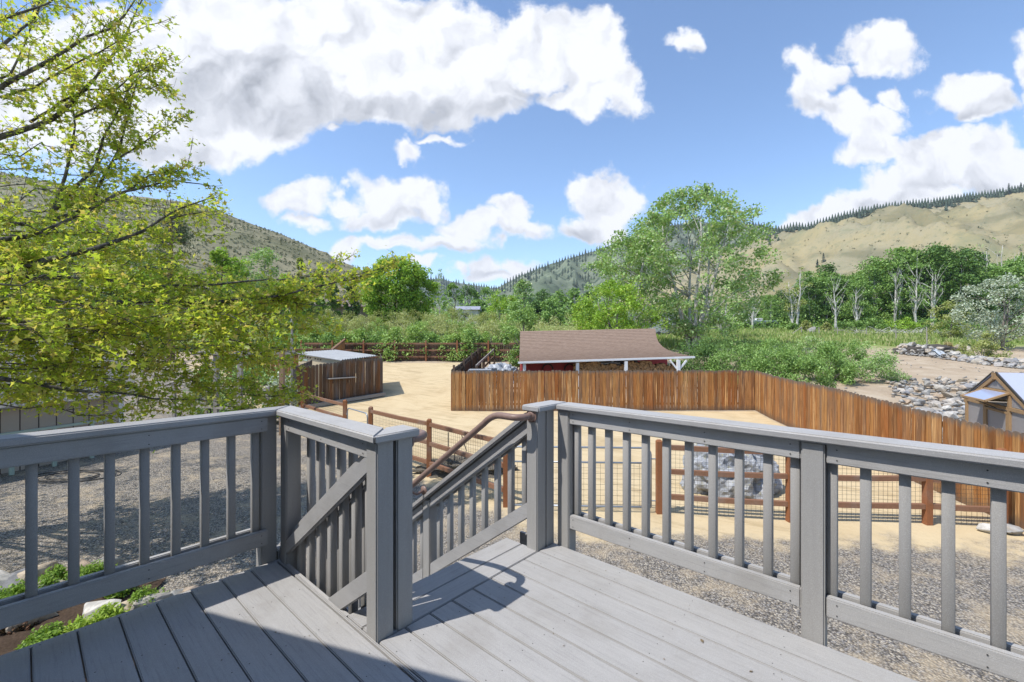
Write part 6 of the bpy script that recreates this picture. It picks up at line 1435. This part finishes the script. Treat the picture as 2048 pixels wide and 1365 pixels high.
rs = np.random.RandomState(8); M_con = mat_leaf('conifer_leaf', [(.05, .075, .045), (.07, .10, .06), (.095, .13, .08)], .05)
pts = [HILLS['right_hill'](p, f) for p, f in zip(np.repeat(1640 + 660 * rs.uniform(0, 1, 420) ** .8, 6) + rs.normal(0, 3.5, 2520), np.abs(rs.normal(0, .030, 2520)))] + [HILLS['right_hill'](p, f) for p, f in zip(rs.uniform(1535, 1680, 420), np.abs(rs.normal(0, .055, 420)))]
conifers('ridge_forest', pts, 8.0, M_con, 1, 'dark pine forest along the crest of the dry hill')
pts = [HILLS['valley_hill'](p, abs(rs.normal(0, .07))) for p in rs.uniform(960, 1560, 900)] + [HILLS['valley_hill'](p, .20 + .0004 * (p - 1000) + rs.normal(0, .03)) for p in rs.uniform(1000, 1500, 500)] + [HILLS['valley_hill'](rs.uniform(980, 1500), rs.uniform(.2, .9)) for _ in range(120)]
conifers('slope_forest', pts, 8.5, M_con, 2, 'far conifers in bands over the blue-green valley hill')
pts = [HILLS['far_low_hill'](rs.uniform(800, 1050), rs.uniform(0, .6)) for _ in range(500)]
conifers('far_forest', pts, 14, M_con, 3, 'farthest conifer slope seen through the valley gap')
for i, (px, f, h, lb_) in enumerate(((1556, .45, 11, 'left of two lone pines low on the dry hill beside the cottonwood'), (1564, .45, 12, 'right of two lone pines low on the dry hill beside the cottonwood'), (1637, .38, 9, 'left pine of the dark pair in the ravine mouth'), (1646, .38, 11, 'right pine of the dark pair in the ravine mouth'), (1842, .16, 9, 'small lone pine below the crest forest near the middle of the hill'), (1916, .09, 13, 'dark lone pine just under the crest forest, left of three'), (2016, .07, 15, 'tall lone pine near the right edge under the crest'), (2040, .09, 13, 'lone pine at the right edge under the crest'), (1712, .2, 7, 'tiny lone pine on the upper slope right of the ravine'))):
    p = Vector(HILLS['right_hill'](px, f)); r = empty('pine_tree', p, lb_, 'tree'); rs = np.random.RandomState(700 + i); mb = MB(); mb.tube([p - Zv, p + Zv * h * .95], [.3, .05], 6); mb.build('trunk', B_dark, r)
    u = rs.uniform(.12, 1, 260); th = rs.uniform(0, 6.28, 260); w_ = h * .22 * (1.05 - u) ** .8 * rs.uniform(.3, 1, 260); c = np.stack([p.x + np.cos(th) * w_, p.y + np.sin(th) * w_, p.z + u * h], 1); np_mesh('crown', leaf_quads(c, 1.0, rs, 1.8), 4, M_con, r)

# ------------------------------------------------------------------ thin air
def haze():
    m = bpy.data.materials.new('haze_air'); m.use_nodes = True; nt = m.node_tree; nt.nodes.clear(); o_ = nt.nodes.new('ShaderNodeOutputMaterial'); v = nt.nodes.new('ShaderNodeVolumePrincipled')
    v.inputs['Color'].default_value = (.80, .88, 1.0, 1); v.inputs['Density'].default_value = .00014; v.inputs['Anisotropy'].default_value = .2; nt.links.new(v.outputs[0], o_.inputs['Volume'])
    mb = MB(); mb.box((-3100, -320, -2), (6200, 0, 0), (0, 4400, 0), (0, 0, 305)); o = mb.build('haze', m); tag(o, 'thin pale summer haze in the valley air', kind='stuff')
haze()
